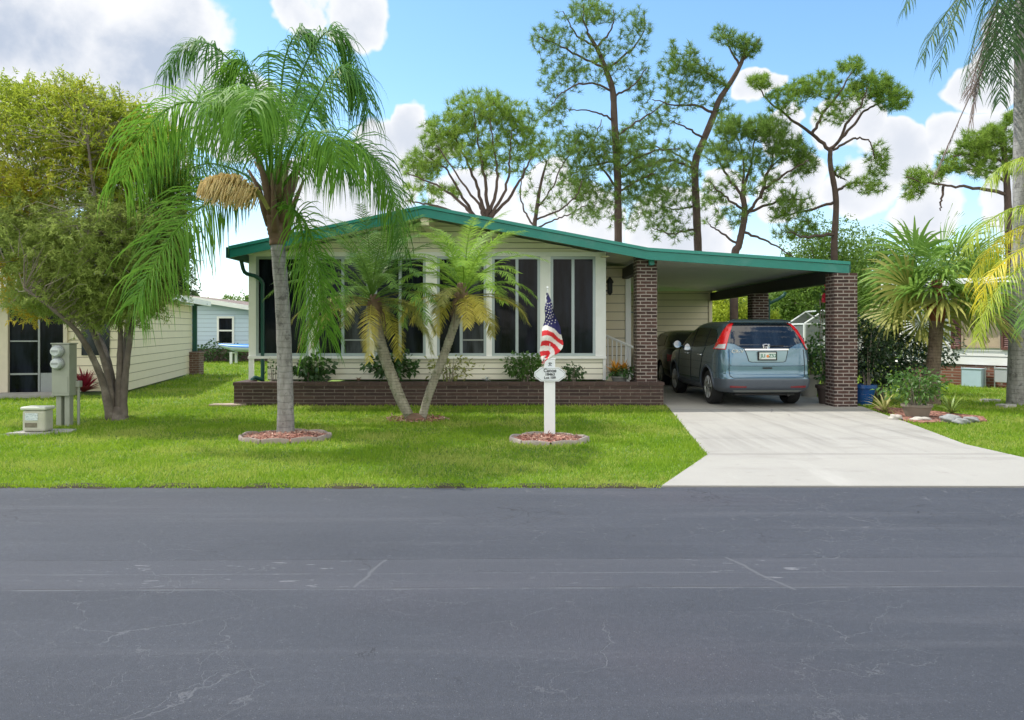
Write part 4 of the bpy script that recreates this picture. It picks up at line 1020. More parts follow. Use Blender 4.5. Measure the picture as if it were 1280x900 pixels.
pine('slender umbrella pine standing above the right end of the carport', 27, 1044,
     [(1043, 340), (1043, 300), (1045, 250), (1038, 206), (1038, 187)],
     [[(1038, 188), (1012, 165), (985, 146), (962, 126), (946, 104)], [(1038, 187), (1060, 164), (1080, 140), (1105, 126), (1135, 121)], [(1046, 180), (1062, 150), (1078, 128), (1085, 108)], [(1015, 168), (1030, 140), (1052, 112), (1064, 90)], [(1042, 188), (1066, 174), (1086, 176), (1093, 196)], [(1042, 216), (1050, 222), (1058, 224)], [(1045, 240), (1062, 230), (1085, 228)], [(1043, 292), (1010, 296), (985, 290)], [(1045, 252), (1005, 264), (965, 272)]],
     [(950, 102, 16, 11, 24), (980, 125, 26, 20, 30), (1000, 112, 22, 18, 22), (1025, 105, 26, 18, 30), (1065, 82, 18, 12, 24), (1090, 105, 28, 18, 50), (1115, 122, 26, 18, 46), (1060, 120, 28, 22, 30), (1040, 140, 30, 18, 18), (1096, 200, 16, 26, 24), (1082, 232, 26, 12, 20), (985, 290, 22, 16, 10), (975, 268, 24, 12, 8), (1055, 215, 12, 10, 5)], 'needle_lit', 6, .24, 34, .9, (.14, .075))
pine('bushy pine behind the tall palm at the far right', 25, 1262,
     [(1262, 340), (1260, 260), (1256, 200), (1250, 165)],
     [[(1260, 242), (1215, 234), (1180, 232), (1132, 222)], [(1180, 232), (1176, 250), (1175, 262)], [(1258, 205), (1222, 192), (1190, 195)], [(1255, 180), (1230, 170), (1212, 178)], [(1252, 170), (1262, 150), (1263, 138)], [(1260, 230), (1230, 212), (1195, 215)]],
     [(1245, 175, 24, 22, 56), (1262, 150, 8, 12, 10), (1215, 180, 22, 18, 40), (1190, 205, 22, 18, 32), (1155, 222, 26, 14, 30), (1140, 240, 16, 12, 14), (1230, 205, 30, 20, 40), (1270, 200, 18, 28, 30)], 'needle_lit', 7, .22, 34, .9, (.15, .07))
# ------------------------------------------------------------------ leafy tree on the left
M['lt_bark'] = mat('pale_flaking_bark', (.15, .125, .105), .95, .6, 7, bumpst=1.0, bscale=18, dirt=((.36, .32, .28), .75))
M['lt_leaf'] = leaf_mat('olive_leaf', (.19, .28, .025), (.38, .45, .05), .48, .55, 1.1, cc=(.46, .43, .055), gloss=.2)
M['lt_leaf_low'] = leaf_mat('grey_green_leaf', (.18, .265, .055), (.37, .44, .12), .48, .6, 1.3, gloss=.2)
M['lt_leaf_gold'] = leaf_mat('gold_leaf', (.42, .38, .04), (.65, .48, .07), .42, .5, 2, gloss=.2)
M['twig'] = mat('grey_twig', (.27, .23, .19), .9, .4, 9)
LY = 12.75
g = G(147, 525); LY = g.y
lt = thing('leafy_tree', 'broad yellow green tree with several flaking trunks on the left lawn', 'tree', g)
b = MB()
stems = [[(140, 525), (139, 495), (130, 450), (112, 405), (90, 360), (60, 300, .4), (40, 220, .6)], [(148, 526), (149, 490), (150, 450), (150, 400), (140, 330, -.4), (120, 250, -.6), (110, 180, -.6)],
         [(154, 525), (155, 490), (159, 450), (166, 400), (172, 350), (185, 290, .4), (200, 220, .5)], [(144, 524, .15), (141, 480, .2), (128, 430, .5), (100, 380, 1.0), (60, 330, 1.5), (20, 270, 2)], [(151, 523, .15), (154, 470, .2), (160, 400, .8), (165, 330, 1.3), (160, 240, 1.8), (150, 170, 2)],
         [(138, 520, -.1), (126, 470, -.2), (100, 420, -.6), (70, 390, -.9), (30, 360, -1.1)]]
wood = []
for st in stems:
    pp = catmull(px_path(st, LY), 40); pp[0].z = -.03
    rr = np.interp(np.linspace(0, 1, 40), [0, .08, .4, 1], [.082, .066, .045, .018])*(1+rng.uniform(-.1, .1, 40))
    b.tube(pp, list(rr), 9); wood += pp[10:]
b.lathe((g.x, g.y, 0), [(.19, -.03), (.17, .04), (.13, .14), (.09, .22), (0, .24)], 14)
b.build('trunk', M['lt_bark'], lt, smooth='all')
wv = np.array([q[:] for q in wood])
def sprays(blobs, parent, mt, name, twigs=True, nl=18, ll=.085, lw=.022, reach=.24, depth=1.3, seed=0, mul=1.0, fr=.3):
    r_ = np.random.default_rng(seed); C = []
    m_px = LY/F; tb = MB()
    for (px, py, rx, ry, cnt) in blobs:
        cnt = int(cnt*mul); v = r_.normal(size=(cnt, 3)); v = unit(v)*(r_.random((cnt, 1))**.42)
        for q in v: C.append(P(px+q[0]*rx, py+q[2]*ry, LY+fr+q[1]*rx*m_px*depth)[:])
    C = np.array(C); k = len(C)
    if twigs:
        for i in range(0, k, 4):
            j = int(np.argmin(np.linalg.norm(wv-C[i], axis=1))); s = Vector(wv[j]); t = Vector(C[i])
            if (t-s).length > .8: s = t+(s-t).normalized()*.5
            m_ = s.lerp(t, .5)+Vector((random.uniform(-.12, .12), random.uniform(-.12, .12), random.uniform(0, .15)))
            tb.tube([s, m_, t], [.007, .005, .003], 3, cap=False)
    A = unit(r_.normal(size=(k, 3))+np.array([0, 0, .5]))
    s = r_.random((k, nl, 1)); Cn = (C[:, None]+A[:, None]*s*reach*(.6+.8*r_.random((k, 1, 1)))).reshape(-1, 3)
    D = unit(np.repeat(A, nl, 0)*.7+r_.normal(size=(k*nl, 3))*.8+np.array([0, 0, -.1]))
    V, Fc = leaf_quads(Cn, D, ll*r_.uniform(.6, 1.25, k*nl), lw*r_.uniform(.7, 1.3, k*nl), .15)
    o = np_mesh(name, V, Fc, mt, parent)
    if twigs and tb.f: tb.build('twigs', M['twig'], parent)
    return o
sprays([(40, 150, 75, 45, 460), (110, 155, 62, 45, 400), (-40, 170, 70, 60, 300), (175, 185, 50, 45, 360), (60, 215, 85, 50, 440), (150, 235, 60, 55, 380), (212, 230, 30, 60, 420), (-20, 240, 60, 50, 260), (120, 200, 60, 50, 420), (200, 185, 28, 30, 220), (20, 120, 40, 16, 120), (85, 118, 34, 14, 90), (150, 145, 36, 16, 100)],
       lt, M['lt_leaf'], 'crown', seed=1, reach=.28)
sprays([(110, 290, 80, 50, 520), (175, 310, 50, 55, 420), (30, 285, 60, 40, 320), (120, 350, 70, 36, 420), (190, 365, 26, 30, 160), (60, 345, 50, 30, 220), (105, 390, 40, 22, 200), (-30, 300, 50, 50, 200), (165, 385, 30, 28, 140), (215, 300, 24, 50, 320), (60, 375, 60, 20, 300), (130, 385, 40, 18, 200), (195, 345, 32, 45, 260), (70, 320, 70, 40, 360), (140, 330, 60, 50, 420), (150, 280, 60, 30, 320)],
       lt, M['lt_leaf_low'], 'crown', seed=2, ll=.08, lw=.015, nl=22, mul=1.25, fr=-.2)
sprays([(25, 335, 26, 18, 90), (55, 362, 30, 14, 80), (15, 365, 18, 16, 50), (35, 392, 20, 8, 40), (80, 350, 22, 12, 40), (10, 240, 20, 30, 60), (50, 255, 30, 14, 50), (65, 240, 40, 25, 60)], lt, M['lt_leaf_gold'], 'crown', seed=3, twigs=False, reach=.22)
# loose shoots that stick out of the top
C = []
for (a, c, d_, e) in ((35, 118, 36, 90), (60, 118, 75, 95), (75, 110, 80, 94), (85, 122, 100, 104), (120, 132, 130, 108), (148, 138, 149, 106), (155, 140, 140, 112), (95, 120, 110, 112), (130, 130, 125, 118)):
    p0, p1 = P(a, c, LY+.3), P(d_, e, LY+random.uniform(-.3, .6)); b = MB(); b.tube([p0, p0.lerp(p1, .5)+Vector((.02, 0, 0)), p1], [.006, .005, .003], 4); b.build('shoot', M['twig'], lt)
    for s in np.linspace(.35, 1, 6): C += [(p0.lerp(p1, s))[:]]*4
C = np.array(C); D = unit(rand_dirs(len(C))+np.array([0, 0, .6])); V, Fc = leaf_quads(C, D, .085, .024); np_mesh('shoot_leaves', V, Fc, M['lt_leaf_low'], lt)

# ------------------------------------------------------------------ shrubs and small plants
M['sh_dark'] = leaf_mat('dark_shrub_leaf', (.022, .065, .016), (.06, .14, .03), .2, .35, 4, gloss=.5)
M['sh_mid'] = leaf_mat('green_shrub_leaf', (.04, .115, .02), (.11, .22, .04), .28, .4, 4, gloss=.5)
M['sh_var'] = leaf_mat('variegated_leaf', (.09, .17, .03), (.42, .42, .14), .3, .4, 6)
M['sh_lime'] = leaf_mat('lime_leaf', (.12, .22, .03), (.26, .36, .06), .3, .45, 4)
M['sh_orange'] = leaf_mat('orange_leaf', (.55, .20, .02), (.72, .38, .05), .3, .4, 6)
M['sh_red'] = leaf_mat('dark_red_leaf', (.14, .01, .02), (.28, .025, .05), .3, .4, 5)
M['sh_black'] = leaf_mat('deep_green_leaf', (.010, .03, .012), (.04, .075, .03), .15, .3, 3, gloss=.6)
M['petal'] = leaf_mat('red_petal', (.60, .03, .06), (.80, .08, .14), .35, .5, 6)
M['petal_white'] = leaf_mat('white_petal', (.7, .7, .68), (.85, .85, .8), .3, .5, 6)
M['strap'] = leaf_mat('strap_leaf', (.22, .25, .06), (.46, .42, .18), .25, .45, 6)
M['strap_g'] = leaf_mat('green_strap_leaf', (.09, .17, .03), (.24, .33, .07), .25, .45, 6)
M['silver'] = leaf_mat('silver_leaf', (.42, .47, .46), (.62, .66, .64), .15, .6, 6)
M['tanleaf'] = leaf_mat('tan_leaf', (.36, .24, .17), (.5, .38, .28), .2, .6, 6)

def shrub(name, label, base, rx, ry, h, n, ll, lw, mt, cat='shrub', stems=9, seed=0, zlo=.1, group=None, parent=None, droop=.25, shell=.45):
    r_ = np.random.default_rng(seed); rd = random.Random(seed)
    root = parent or thing(name, label, cat, base, group=group)
    b = MB(); ends = []
    for i in range(stems):
        a = i*2.4+rd.uniform(-.3, .3); f = math.sqrt((i+.5)/stems)
        e = Vector((base[0]+math.cos(a)*rx*.7*f, base[1]+math.sin(a)*ry*.7*f, base[2]+h*(.92-.35*f*f)))
        s = Vector((base[0]+math.cos(a)*.04, base[1]+math.sin(a)*.04, base[2]-.02))
        m_ = s.lerp(e, .5)+Vector((0, 0, h*.08)); b.tube([s, m_, e], [.011, .008, .004], 4); ends += [s.lerp(e, t)[:] for t in (.5, .7, .85, 1)]
    b.build('stems', M['twig'], root)
    v = unit(r_.normal(size=(n, 3)))*(r_.random((n, 1))**shell)
    lump = 1+.22*np.sin(v[:, :1]*5+seed)*np.cos(v[:, 2:]*6+seed*2)+.15*np.sin(v[:, 1:2]*7+seed)
    C = np.array(base)+np.array([0, 0, h*(.5+zlo/2)])+v*lump*np.array([rx, ry, h*(.5-zlo/2)])
    D = unit(v*.8+r_.normal(size=(n, 3))*.55+np.array([0, 0, .15]))
    V, Fc = leaf_quads(C, D, ll*r_.uniform(.6, 1.2, n), lw*r_.uniform(.7, 1.2, n), droop)
    np_mesh('foliage', V, Fc, mt, root)
    return root

def rosette(name, label, base, L, n, wd, mt, cat='plant', seed=0, parent=None, up=(20, 80), droop=.9, group=None):
    rd = random.Random(seed); root = parent or thing(name, label, cat, base, group=group)
    V, Fc = [], []
    for i in range(n):
        az = i*2.4+rd.uniform(-.3, .3); el = math.radians(rd.uniform(*up)); h = Vector((math.cos(az), math.sin(az), 0)); S = Vector((-math.sin(az), math.cos(az), 0))
        q = Vector(base)+Vector((0, 0, .03)); l = L*rd.uniform(.65, 1.1); e = el; o = len(V)
        for k in range(7):
            s = k/6; w_ = wd*(.7+.6*s if s < .4 else 1.0*(1-s)/.6)+.001
            V += [q-S*w_/2+Vector((0, 0, .15*w_)), q+S*w_/2]
            q = q+(h*math.cos(e)+Vector((0, 0, math.sin(e))))*l/6; e -= droop*(.12+.35*s)
        for k in range(6): a = o+2*k; Fc.append((a, a+1, a+3, a+2))
    np_mesh('leaves', [v[:] for v in V], Fc, mt, root)
    return root

SY = 15.36; SZ = .43
def sp(px): return ((px-CX)/F*SY, SY, SZ)
shrub('hydrangea', 'dark broad leaved shrub in the planter just right of the queen palm trunk', sp(389), .40, .22, .52, 240, .16, .105, M['sh_dark'], seed=1)
shrub('gardenia', 'wide dark green shrub in the planter behind the left date palm trunk', sp(491), .52, .24, .64, 520, .13, .07, M['sh_dark'], seed=2)
shrub('croton', 'leggy yellow green shrub with bare stems in the planter beneath the middle windows', sp(562), .52, .2, .55, 190, .12, .045, M['sh_var'], seed=3, stems=8, shell=.3)
shrub('green_bush', 'bright green bush in the planter to the left of the sign post', sp(656), .42, .24, .60, 620, .10, .055, M['sh_mid'], seed=4)
shrub('small_bush', 'small dark bush in the planter just right of the sign plaque', sp(716), .24, .16, .36, 240, .09, .045, M['sh_dark'], seed=5)
shrub('seedling', 'tiny sprig in the planter left of the queen palm trunk', sp(342), .16, .1, .5, 26, .09, .05, M['sh_dark'], seed=6, stems=3, cat='plant')
rosette('pale_bromeliad', 'pale tan rosette on the planter soil between two dark shrubs', sp(448), .16, 16, .03, M['tanleaf'], seed=7)
rosette('silver_bromeliad', 'silvery rosette on the planter soil between the leggy shrub and bright bush', sp(608), .17, 18, .03, M['silver'], seed=8)
t = thing('orange_croton', 'orange topped leafy plant in a low pot beside the left brick column', 'potted plant', (2.17, 15.34, .43))
b = MB(); b.lathe((2.17, 15.34, .43), [(0, 0), (.13, 0), (.16, .1), (.175, .10), (.175, .13), (.15, .13), (.13, .11), (0, .11)], 20); b.build('pot', mat('grey_pot', (.16, .16, .15), .7), t, smooth=True)
shrub('', '', (2.22, 15.30, .50), .26, .18, .26, 300, .08, .045, M['sh_dark'], seed=9, parent=t)
rosette('', '', (2.10, 15.36, .56), .36, 30, .055, M['sh_orange'], seed=10, parent=t, up=(35, 85), droop=.4)
rosette('', '', (2.28, 15.36, .58), .30, 22, .05, M['sh_orange'], seed=11, parent=t, up=(45, 88), droop=.4)

def pot(t, c, r0, r1, h, mt, rim=.02):
    b = MB(); b.lathe(c, [(0, 0), (r0, 0), (r1*.97, h*.82), (r1+rim, h*.84), (r1+rim, h), (r1-.015, h), (r1*.9, h*.9), (0, h*.9)], 28)
    return b.build('pot', mt, t, smooth=True)
# right of the carport
c = G(1079, 507); t = thing('blue_potted_shrub', 'dark leaved tall shrub in a glazed blue pot by the right brick column', 'potted plant', c)
pot(t, c, .15, .235, .42, mat('blue_glaze', (.012, .075, .26), .25, .2, 4, spec=.6))
shrub('', '', (c.x+.10, c.y+.05, .36), .44, .34, 1.35, 1500, .09, .045, M['sh_black'], seed=12, parent=t)
C = np.array([P(1073+random.uniform(-5, 5), 431+random.uniform(-9, 7), c.y-.25)[:] for _ in range(60)]); V, Fc = leaf_quads(C, rand_dirs(60), .05, .035); np_mesh('blossoms', V, Fc, M['petal_white'], t)
c = G(1146, 522.5); t = thing('tan_potted_shrub', 'fresh green shrub in a wide tan pot set in front of the fan palm', 'potted plant', c)
pot(t, c, .165, .235, .235, mat('tan_pot', (.22, .19, .15), .8, .15, 8, bumpst=.2), .012)
shrub('', '', (c.x-.02, c.y, .20), .50, .36, .62, 900, .085, .042, M['sh_mid'], seed=13, parent=t, stems=12)
shrub('camellia_bush', 'large dark glossy bush between the blue pot and the fan palm trunk', (7.85, 16.2, 0), .95, .8, 1.75, 3000, .10, .05, M['sh_black'], seed=14, stems=16)
shrub('camellia_bush', 'dark glossy bush against the white house behind the fan palm trunk', (9.5, 17.6, 0), .85, .6, 1.55, 1500, .10, .05, M['sh_black'], seed=15, stems=14, zlo=.3)
rosette('spiky_bromeliad', 'straw coloured spiky plant in the mulch left of the tan pot', G(1106, 517), .52, 34, .035, M['strap'], seed=16, up=(15, 75), droop=.7)
rosette('green_bromeliad', 'green spiky plant with an orange flower right of the tan pot', G(1189, 519), .50, 30, .035, M['strap_g'], seed=17, up=(20, 75), droop=.7)
b = MB()
# rocks edging the bed
M['rock'] = mat('pale_rock', (.42, .40, .36), .9, .35, 9, bumpst=.8, bscale=25)
M['rock2'] = mat('grey_rock', (.26, .27, .27), .9, .5, 14, bumpst=.9, bscale=30)
def rock(label, c, sx, sy, sz, mt, seed):
    rd = random.Random(seed); bm = bmesh.new(); bmesh.ops.create_icosphere(bm, subdivisions=3, radius=1)
    ph = [rd.uniform(0, 6) for _ in range(6)]
    for v in bm.verts:
        p = v.co.copy(); k = 1+.16*math.sin(p.x*3+ph[0])*math.cos(p.y*3+ph[1])+.14*math.sin(p.z*5+ph[2]+p.x*4)+.09*math.sin(p.x*9+ph[3])*math.sin(p.y*8+ph[4])+.06*math.sin(p.x*17+ph[5])*math.sin(p.z*15+p.y*9)
        q = p*k; v.co = Vector((c[0]+q.x*sx, c[1]+q.y*sy, max(-.02, sz*.45+q.z*sz*.6)))
    m_ = MB(); m_.bm(bm); return tag(m_.build('rock', mt, smooth='all'), label, 'rock', 'rocks edging the mulch bed')
for (px, py, sx, sy, sz, mt, lb) in ((1120, 525.5, .11, .09, .10, 'rock', 'rough pale rock at the driveway edge below the straw coloured spiky plant'), (1152, 526.5, .17, .09, .07, 'rock', 'flat cream rock in front of the tan pot'),
                                     (1188, 529, .15, .12, .13, 'rock2', 'speckled grey rock, largest in the pile below the green spiky plant'), (1202, 530.5, .12, .10, .10, 'rock2', 'grey rock touching the right of the largest speckled one'),
                                     (1214, 528, .14, .10, .09, 'rock2', 'rightmost grey rock of the pile on the right lawn')):
    rock(lb, G(px, py), sx, sy, sz, M[mt], px)
# red mulch of the bed
m, N, out = new_mat('red_mulch'); p = pos(N)
v_ = N.n('ShaderNodeTexVoronoi'); N.set(v_, 'Vector', N.scale_vec(p, (1, .55, 1))); v_.inputs['Scale'].default_value = 38
cm = N.mix(N.mr(v_.outputs['Color'], .2, .8), (.10, .032, .022), (.40, .19, .14)); cm = N.mix(N.mr(N.noise(p, 26, 5, .7), .55, .7), cm, (.52, .34, .27))
principled(N, out, Base_Color=cm, Roughness=.95, Normal=bump(N, v_.outputs['Distance'], .9, .02)); M['mulch'] = m
M['chip'] = leaf_mat('mulch_chip', (.17, .055, .04), (.46, .25, .19), .02, .9, 5, cc=(.55, .38, .3))
def chips(n, fn, L=.05):
    C = np.array([fn() for _ in range(n)]); D = rand_dirs(n); D[:, 2] *= .3; D = unit(D)
    return leaf_quads(C, D, L*rng.uniform(.5, 1.4, n), L*.35)
b = MB(); b.prism(BED, 'z', -.02, .03); tag(b.build('mulch', M['mulch']), kind='stuff')
# mulch rings with scalloped concrete edging
def ring(label, cx, cy, rx, ry, seed, n=9, paint=(.30, .25, .22)):
    rd = random.Random(seed); t = thing('mulch_ring', label, 'planting ring', (cx, cy, 0))
    b = MB(); vs = [(cx, cy, .075)]; fs = []; K = 40
    for j, f in enumerate((.5, .93)):
        for i in range(K):
            a = 2*PI*i/K; vs.append((cx+math.cos(a)*rx*f, cy+math.sin(a)*ry*f, (.065 if j == 0 else .035)+rd.uniform(-.008, .008)))
    for i in range(K):
        j = (i+1) % K; fs.append((0, 1+i, 1+j)); fs.append((1+i, 1+K+i, 1+K+j, 1+j))
    b.add(vs, fs); b.build('mulch', M['mulch'], t, smooth='all')
    def fn():
        a = rd.uniform(0, 2*PI); r = math.sqrt(rd.random())*.86; return (cx+math.cos(a)*rx*r, cy+math.sin(a)*ry*r, .08-.04*r+rd.uniform(0, .012))
    V, Fc = chips(700, fn); tag(np_mesh('mulch_chips', V, Fc, M['chip'], t), kind='stuff')
    me = mat('edging_concrete', paint, .9, .25, 12, bumpst=.4, bscale=60, dirt=((.2, .17, .15), .5))
    for k in range(n):
        a0, a1 = 2*PI*(k+.03)/n, 2*PI*(k+.97)/n; b = MB(); vs = []; fs = []; K = 9; tilt = rd.uniform(-.012, .012); off = rd.uniform(-.012, .012)
        for i in range(K+1):
            a = a0+(a1-a0)*i/K; s = math.sin(PI*i/K)
            for (f, zz) in ((.945, -.01), (.945, .05+.012*s), (.96, .06+.016*s), (.995, .06+.016*s), (1.01, .05+.012*s), (1.015, -.01)):
                vs.append((cx+math.cos(a)*rx*(f+off), cy+math.sin(a)*ry*(f+off), zz+(tilt if zz > 0 else 0)))
        for i in range(K):
            for j in range(5): q = i*6+j; fs.append((q, q+1, q+7, q+6))
        fs += [tuple(range(6)), tuple(K*6+5-j for j in range(6))]
        b.add(vs, fs); b.build('edging_block', me, t, smooth=True)
    return t
ring('ring of concrete edging filled with red mulch around the queen palm trunk', *RINGS[0], 1, 10)
ring('ring of pale concrete edging filled with red mulch around the sign post', *RINGS[1], 2, 8, (.36, .31, .28))
def fn():
    a = random.uniform(0, 2*PI); r = math.sqrt(random.random())*.42; return (-1.55+math.cos(a)*r*1.2, 12.5+math.sin(a)*r, .02+random.random()*.03)
V, Fc = chips(420, fn, .07); tag(np_mesh('wood_mulch', V, Fc, M['chip']), kind='stuff')
# potted plants beside the car and the flowering climber by the column
c = G(1011, 496); t = thing('concrete_potted_plant', 'leafy plant in a pale concrete pot between the SUV and the right column', 'potted plant', c)
pot(t, c, .16, .235, .50, mat('concrete_pot', (.38, .37, .34), .85, .15, 6, bumpst=.2))
shrub('', '', (c.x+.1, c.y, .45), .42, .3, .85, 420, .12, .06, M['sh_mid'], seed=21, parent=t, stems=10)
c = G(1033, 506); t = thing('red_hibiscus', 'tall red flowered hibiscus in a dark pot against the right brick column', 'potted plant', c)
pot(t, c, .13, .19, .40, mat('dark_pot', (.05, .035, .03), .6, .2, 6))
shrub('', '', (c.x-.02, c.y+.05, .38), .24, .2, .5, 200, .09, .05, M['sh_dark'], seed=22, parent=t)
b = MB()
for k in range(4):
    b.tube(catmull([(c.x, c.y, .38), (c.x+.06*k-.1, c.y+.05, 1.1), (c.x+.05*k-.12, c.y, 1.8), (c.x+.07*k-.14, c.y-.02, 2.1+.1*k)], 12), .009, 4)
b.build('stems', M['twig'], t)
n = 330; C = np.stack([c.x-.06+rng.normal(0, .13, n), c.y+rng.normal(0, .12, n), rng.uniform(.8, 2.35, n)], 1); V, Fc = leaf_quads(C, rand_dirs(n), .09, .05, .2); np_mesh('foliage', V, Fc, M['sh_mid'], t)
for (px, py) in ((1035, 360), (1033, 375), (1030, 371)):
    C = np.array([P(px, py, c.y-.1)[:]]*14); V, Fc = leaf_quads(C, unit(rand_dirs(14)+np.array([0, -.4, .1])), .10, .075); np_mesh('flower', V, Fc, M['petal'], t)
# left neighbour's plants
c = Vector((-10.35, 18.0, 0)); rosette('red_cordyline', 'dark red leaved clump beside the wall of the beige house', (-9.75, 17.3, .05), .62, 70, .07, M['sh_red'], cat='plant', seed=31, up=(15, 88), droop=.35)
shrub('far_shrub', 'dark round shrub at the corner of the pale blue house', (-13.75, 34.6, 0), .55, .5, .95, 260, .16, .09, M['sh_dark'], seed=32)
shrub('far_shrub', 'dark shrub below the window of the pale blue house', (-12.9+.1, 34.7, 0), .7, .5, .85, 260, .16, .09, M['sh_dark'], seed=33)
shrub('far_shrub', 'low green shrub at the left end of the pale blue house', (-15.0, 34.4, 0), .5, .5, 1.0, 240, .16, .09, M['sh_mid'], seed=34)
# ------------------------------------------------------------------ trees that close the view behind the houses
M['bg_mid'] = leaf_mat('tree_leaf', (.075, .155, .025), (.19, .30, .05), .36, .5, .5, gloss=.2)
M['bg_lime'] = leaf_mat('sunny_tree_leaf', (.20, .30, .02), (.48, .54, .06), .42, .5, .5, gloss=.2)  # brighter copy of the tree leaf with sunlight painted in
M['bg_dark'] = leaf_mat('shaded_tree_leaf', (.025, .05, .018), (.07, .12, .03), .25, .5, .5)  # darker copy of the tree leaf with shade painted in
def tree(label, px, Y, top_py, w_px, mt, seed, n=4200, ll=.15, lo=.12, name='broadleaf_tree', group='trees behind the houses', blobs=9, tw=.16):
    r_ = np.random.default_rng(seed); x = (px-CX)/F*Y; h = EYE-(top_py-CY)/F*Y; W = w_px/F*Y/2
    root = thing(name, label, 'tree', (x, Y, 0), group=group)
    cz0 = h*lo; B = []
    for i in range(blobs):
        a = i*2.4+seed; f = math.sqrt((i+.3)/blobs); B.append((x+math.cos(a)*W*.62*f, Y+math.sin(a)*W*.55*f, cz0+(h-cz0)*(.66-.28*f*f+.2*r_.uniform(-1, 1)), W*r_.uniform(.40, .58), (h-cz0)*r_.uniform(.24, .34)))
    b = MB(); b.tube([(x, Y, -.1), (x+.1, Y, h*.25), (x, Y+.1, h*.5)], [tw, tw*.8, tw*.45], 8)
    for q in B:
        s = Vector((x, Y, h*.3)); e = Vector(q[:3]); b.tube([s, s.lerp(e, .5)+Vector((0, 0, .25)), e], [tw*.45, tw*.3, .03], 5)
    b.build('trunk', M['bark'], root, smooth='all')
    C = []
    for q in B:
        k = int(n*3.2)//blobs; v = unit(r_.normal(size=(k, 3)))*(r_.random((k, 1))**.4); v *= 1+.2*np.sin(v[:, :1]*6+seed)*np.cos(v[:, 2:]*7)
        C.append(np.array(q[:3])+v*np.array([q[3], q[3], q[4]]))
    C = np.concatenate(C); k = len(C); D = unit(r_.normal(size=(k, 3))+np.array([0, 0, .1]))
    V, Fc = leaf_quads(C, D, ll*r_.uniform(.6, 1.3, k), ll*.5*r_.uniform(.7, 1.2, k), .2)
    np_mesh('crown', V, Fc, mt, root); return root
tree('rounded green tree showing above the right end of the carport roof', 1030, 36, 278, 150, M['bg_mid'], 1, 6500, .15)
tree('green tree rising behind the fan palm', 1105, 38, 268, 130, M['bg_mid'], 2, 6000, .15)
tree('olive tree at the far right between fan palm and tall palm', 1225, 34, 292, 110, M['bg_lime'], 3, 4500, .15)
tree('sunlit yellow green tree seen through the carport left of its rear column', 905, 40, 352, 120, M['bg_lime'], 4, 5000, .16, .05)
tree('weeping green tree seen through the carport right of its rear column', 985, 38, 338, 95, M['bg_mid'], 5, 5200, .16, .05)
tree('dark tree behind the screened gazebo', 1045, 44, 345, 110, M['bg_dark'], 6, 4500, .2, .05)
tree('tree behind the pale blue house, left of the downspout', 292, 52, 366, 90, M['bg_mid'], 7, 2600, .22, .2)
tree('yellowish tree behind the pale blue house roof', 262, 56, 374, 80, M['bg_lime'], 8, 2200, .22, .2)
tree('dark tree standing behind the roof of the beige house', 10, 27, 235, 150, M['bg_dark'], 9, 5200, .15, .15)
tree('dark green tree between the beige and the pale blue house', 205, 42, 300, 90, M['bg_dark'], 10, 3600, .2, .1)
tree('small lime green shrub tree on the far lawn behind the SUV', 955, 30, 372, 50, M['bg_lime'], 11, 2600, .13, .02, blobs=6, tw=.06)
# a belt of woods closes the horizon
n = 26000; a = rng.uniform(-1.15, 1.15, n); R_ = rng.uniform(75, 110, n); hgt = 5.5+1.8*np.sin(a*23)+1.2*np.sin(a*57+1)
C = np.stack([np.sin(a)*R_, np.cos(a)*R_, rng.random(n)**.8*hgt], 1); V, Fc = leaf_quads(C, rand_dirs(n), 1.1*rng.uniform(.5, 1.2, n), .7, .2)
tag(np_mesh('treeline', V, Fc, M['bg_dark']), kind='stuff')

# ------------------------------------------------------------------ screened gazebo
c = P(1026, 412, 33); gz = thing('screened_gazebo', 'white framed screened gazebo on the lawn behind the carport', 'gazebo', (c.x, 33, 0))
fr = MB(); x0, x1, ya, yb, zw, zp = c.x-.72, c.x+.95, 33, 35, 1.72, 2.32
xm = (x0+x1)/2
for x in (x0, xm, x1):
    for y in (ya, yb): fr.box((x-.035, y-.035, 0), (x+.035, y+.035, zw))
for y in (ya, yb):
    fr.box((x0, y-.03, zw), (x1, y+.03, zw+.06)); fr.box((x0, y-.025, .82), (x1, y+.025, .87)); fr.tube([(x0, y, zw+.04), (xm, y, zp)], .035, 6); fr.tube([(x1, y, zw+.04), (xm, y, zp)], .035, 6)
for x in (x0, x1): fr.box((x-.03, ya, zw), (x+.03, yb, zw+.06)); fr.box((x-.025, ya, .82), (x+.025, yb, .87))
fr.tube([(xm, ya, zp), (xm, yb, zp)], .035, 6); fr.build('frame', M['white'], gz)
m, N, out = new_mat('screen_mesh')
bs = N.n('ShaderNodeBsdfPrincipled'); bs.inputs['Base Color'].default_value = (.20, .22, .22, 1); bs.inputs['Roughness'].default_value = .6
tp_ = N.n('ShaderNodeBsdfTransparent'); mx = N.n('ShaderNodeMixShader'); mx.inputs[0].default_value = .7
N.t.links.new(tp_.outputs[0], mx.inputs[1]); N.t.links.new(bs.outputs[0], mx.inputs[2]); N.t.links.new(mx.outputs[0], out.inputs[0])
q = MB()
for y in (ya+.01, yb-.01): q.add([(x0, y, 0), (x1, y, 0), (x1, y, zw), (xm, y, zp), (x0, y, zw)], [(0, 1, 2, 3, 4)])
for x in (x0+.01, x1-.01): q.add([(x, ya, 0), (x, yb, 0), (x, yb, zw), (x, ya, zw)], [(0, 1, 2, 3)])
q.build('screen', m, gz)

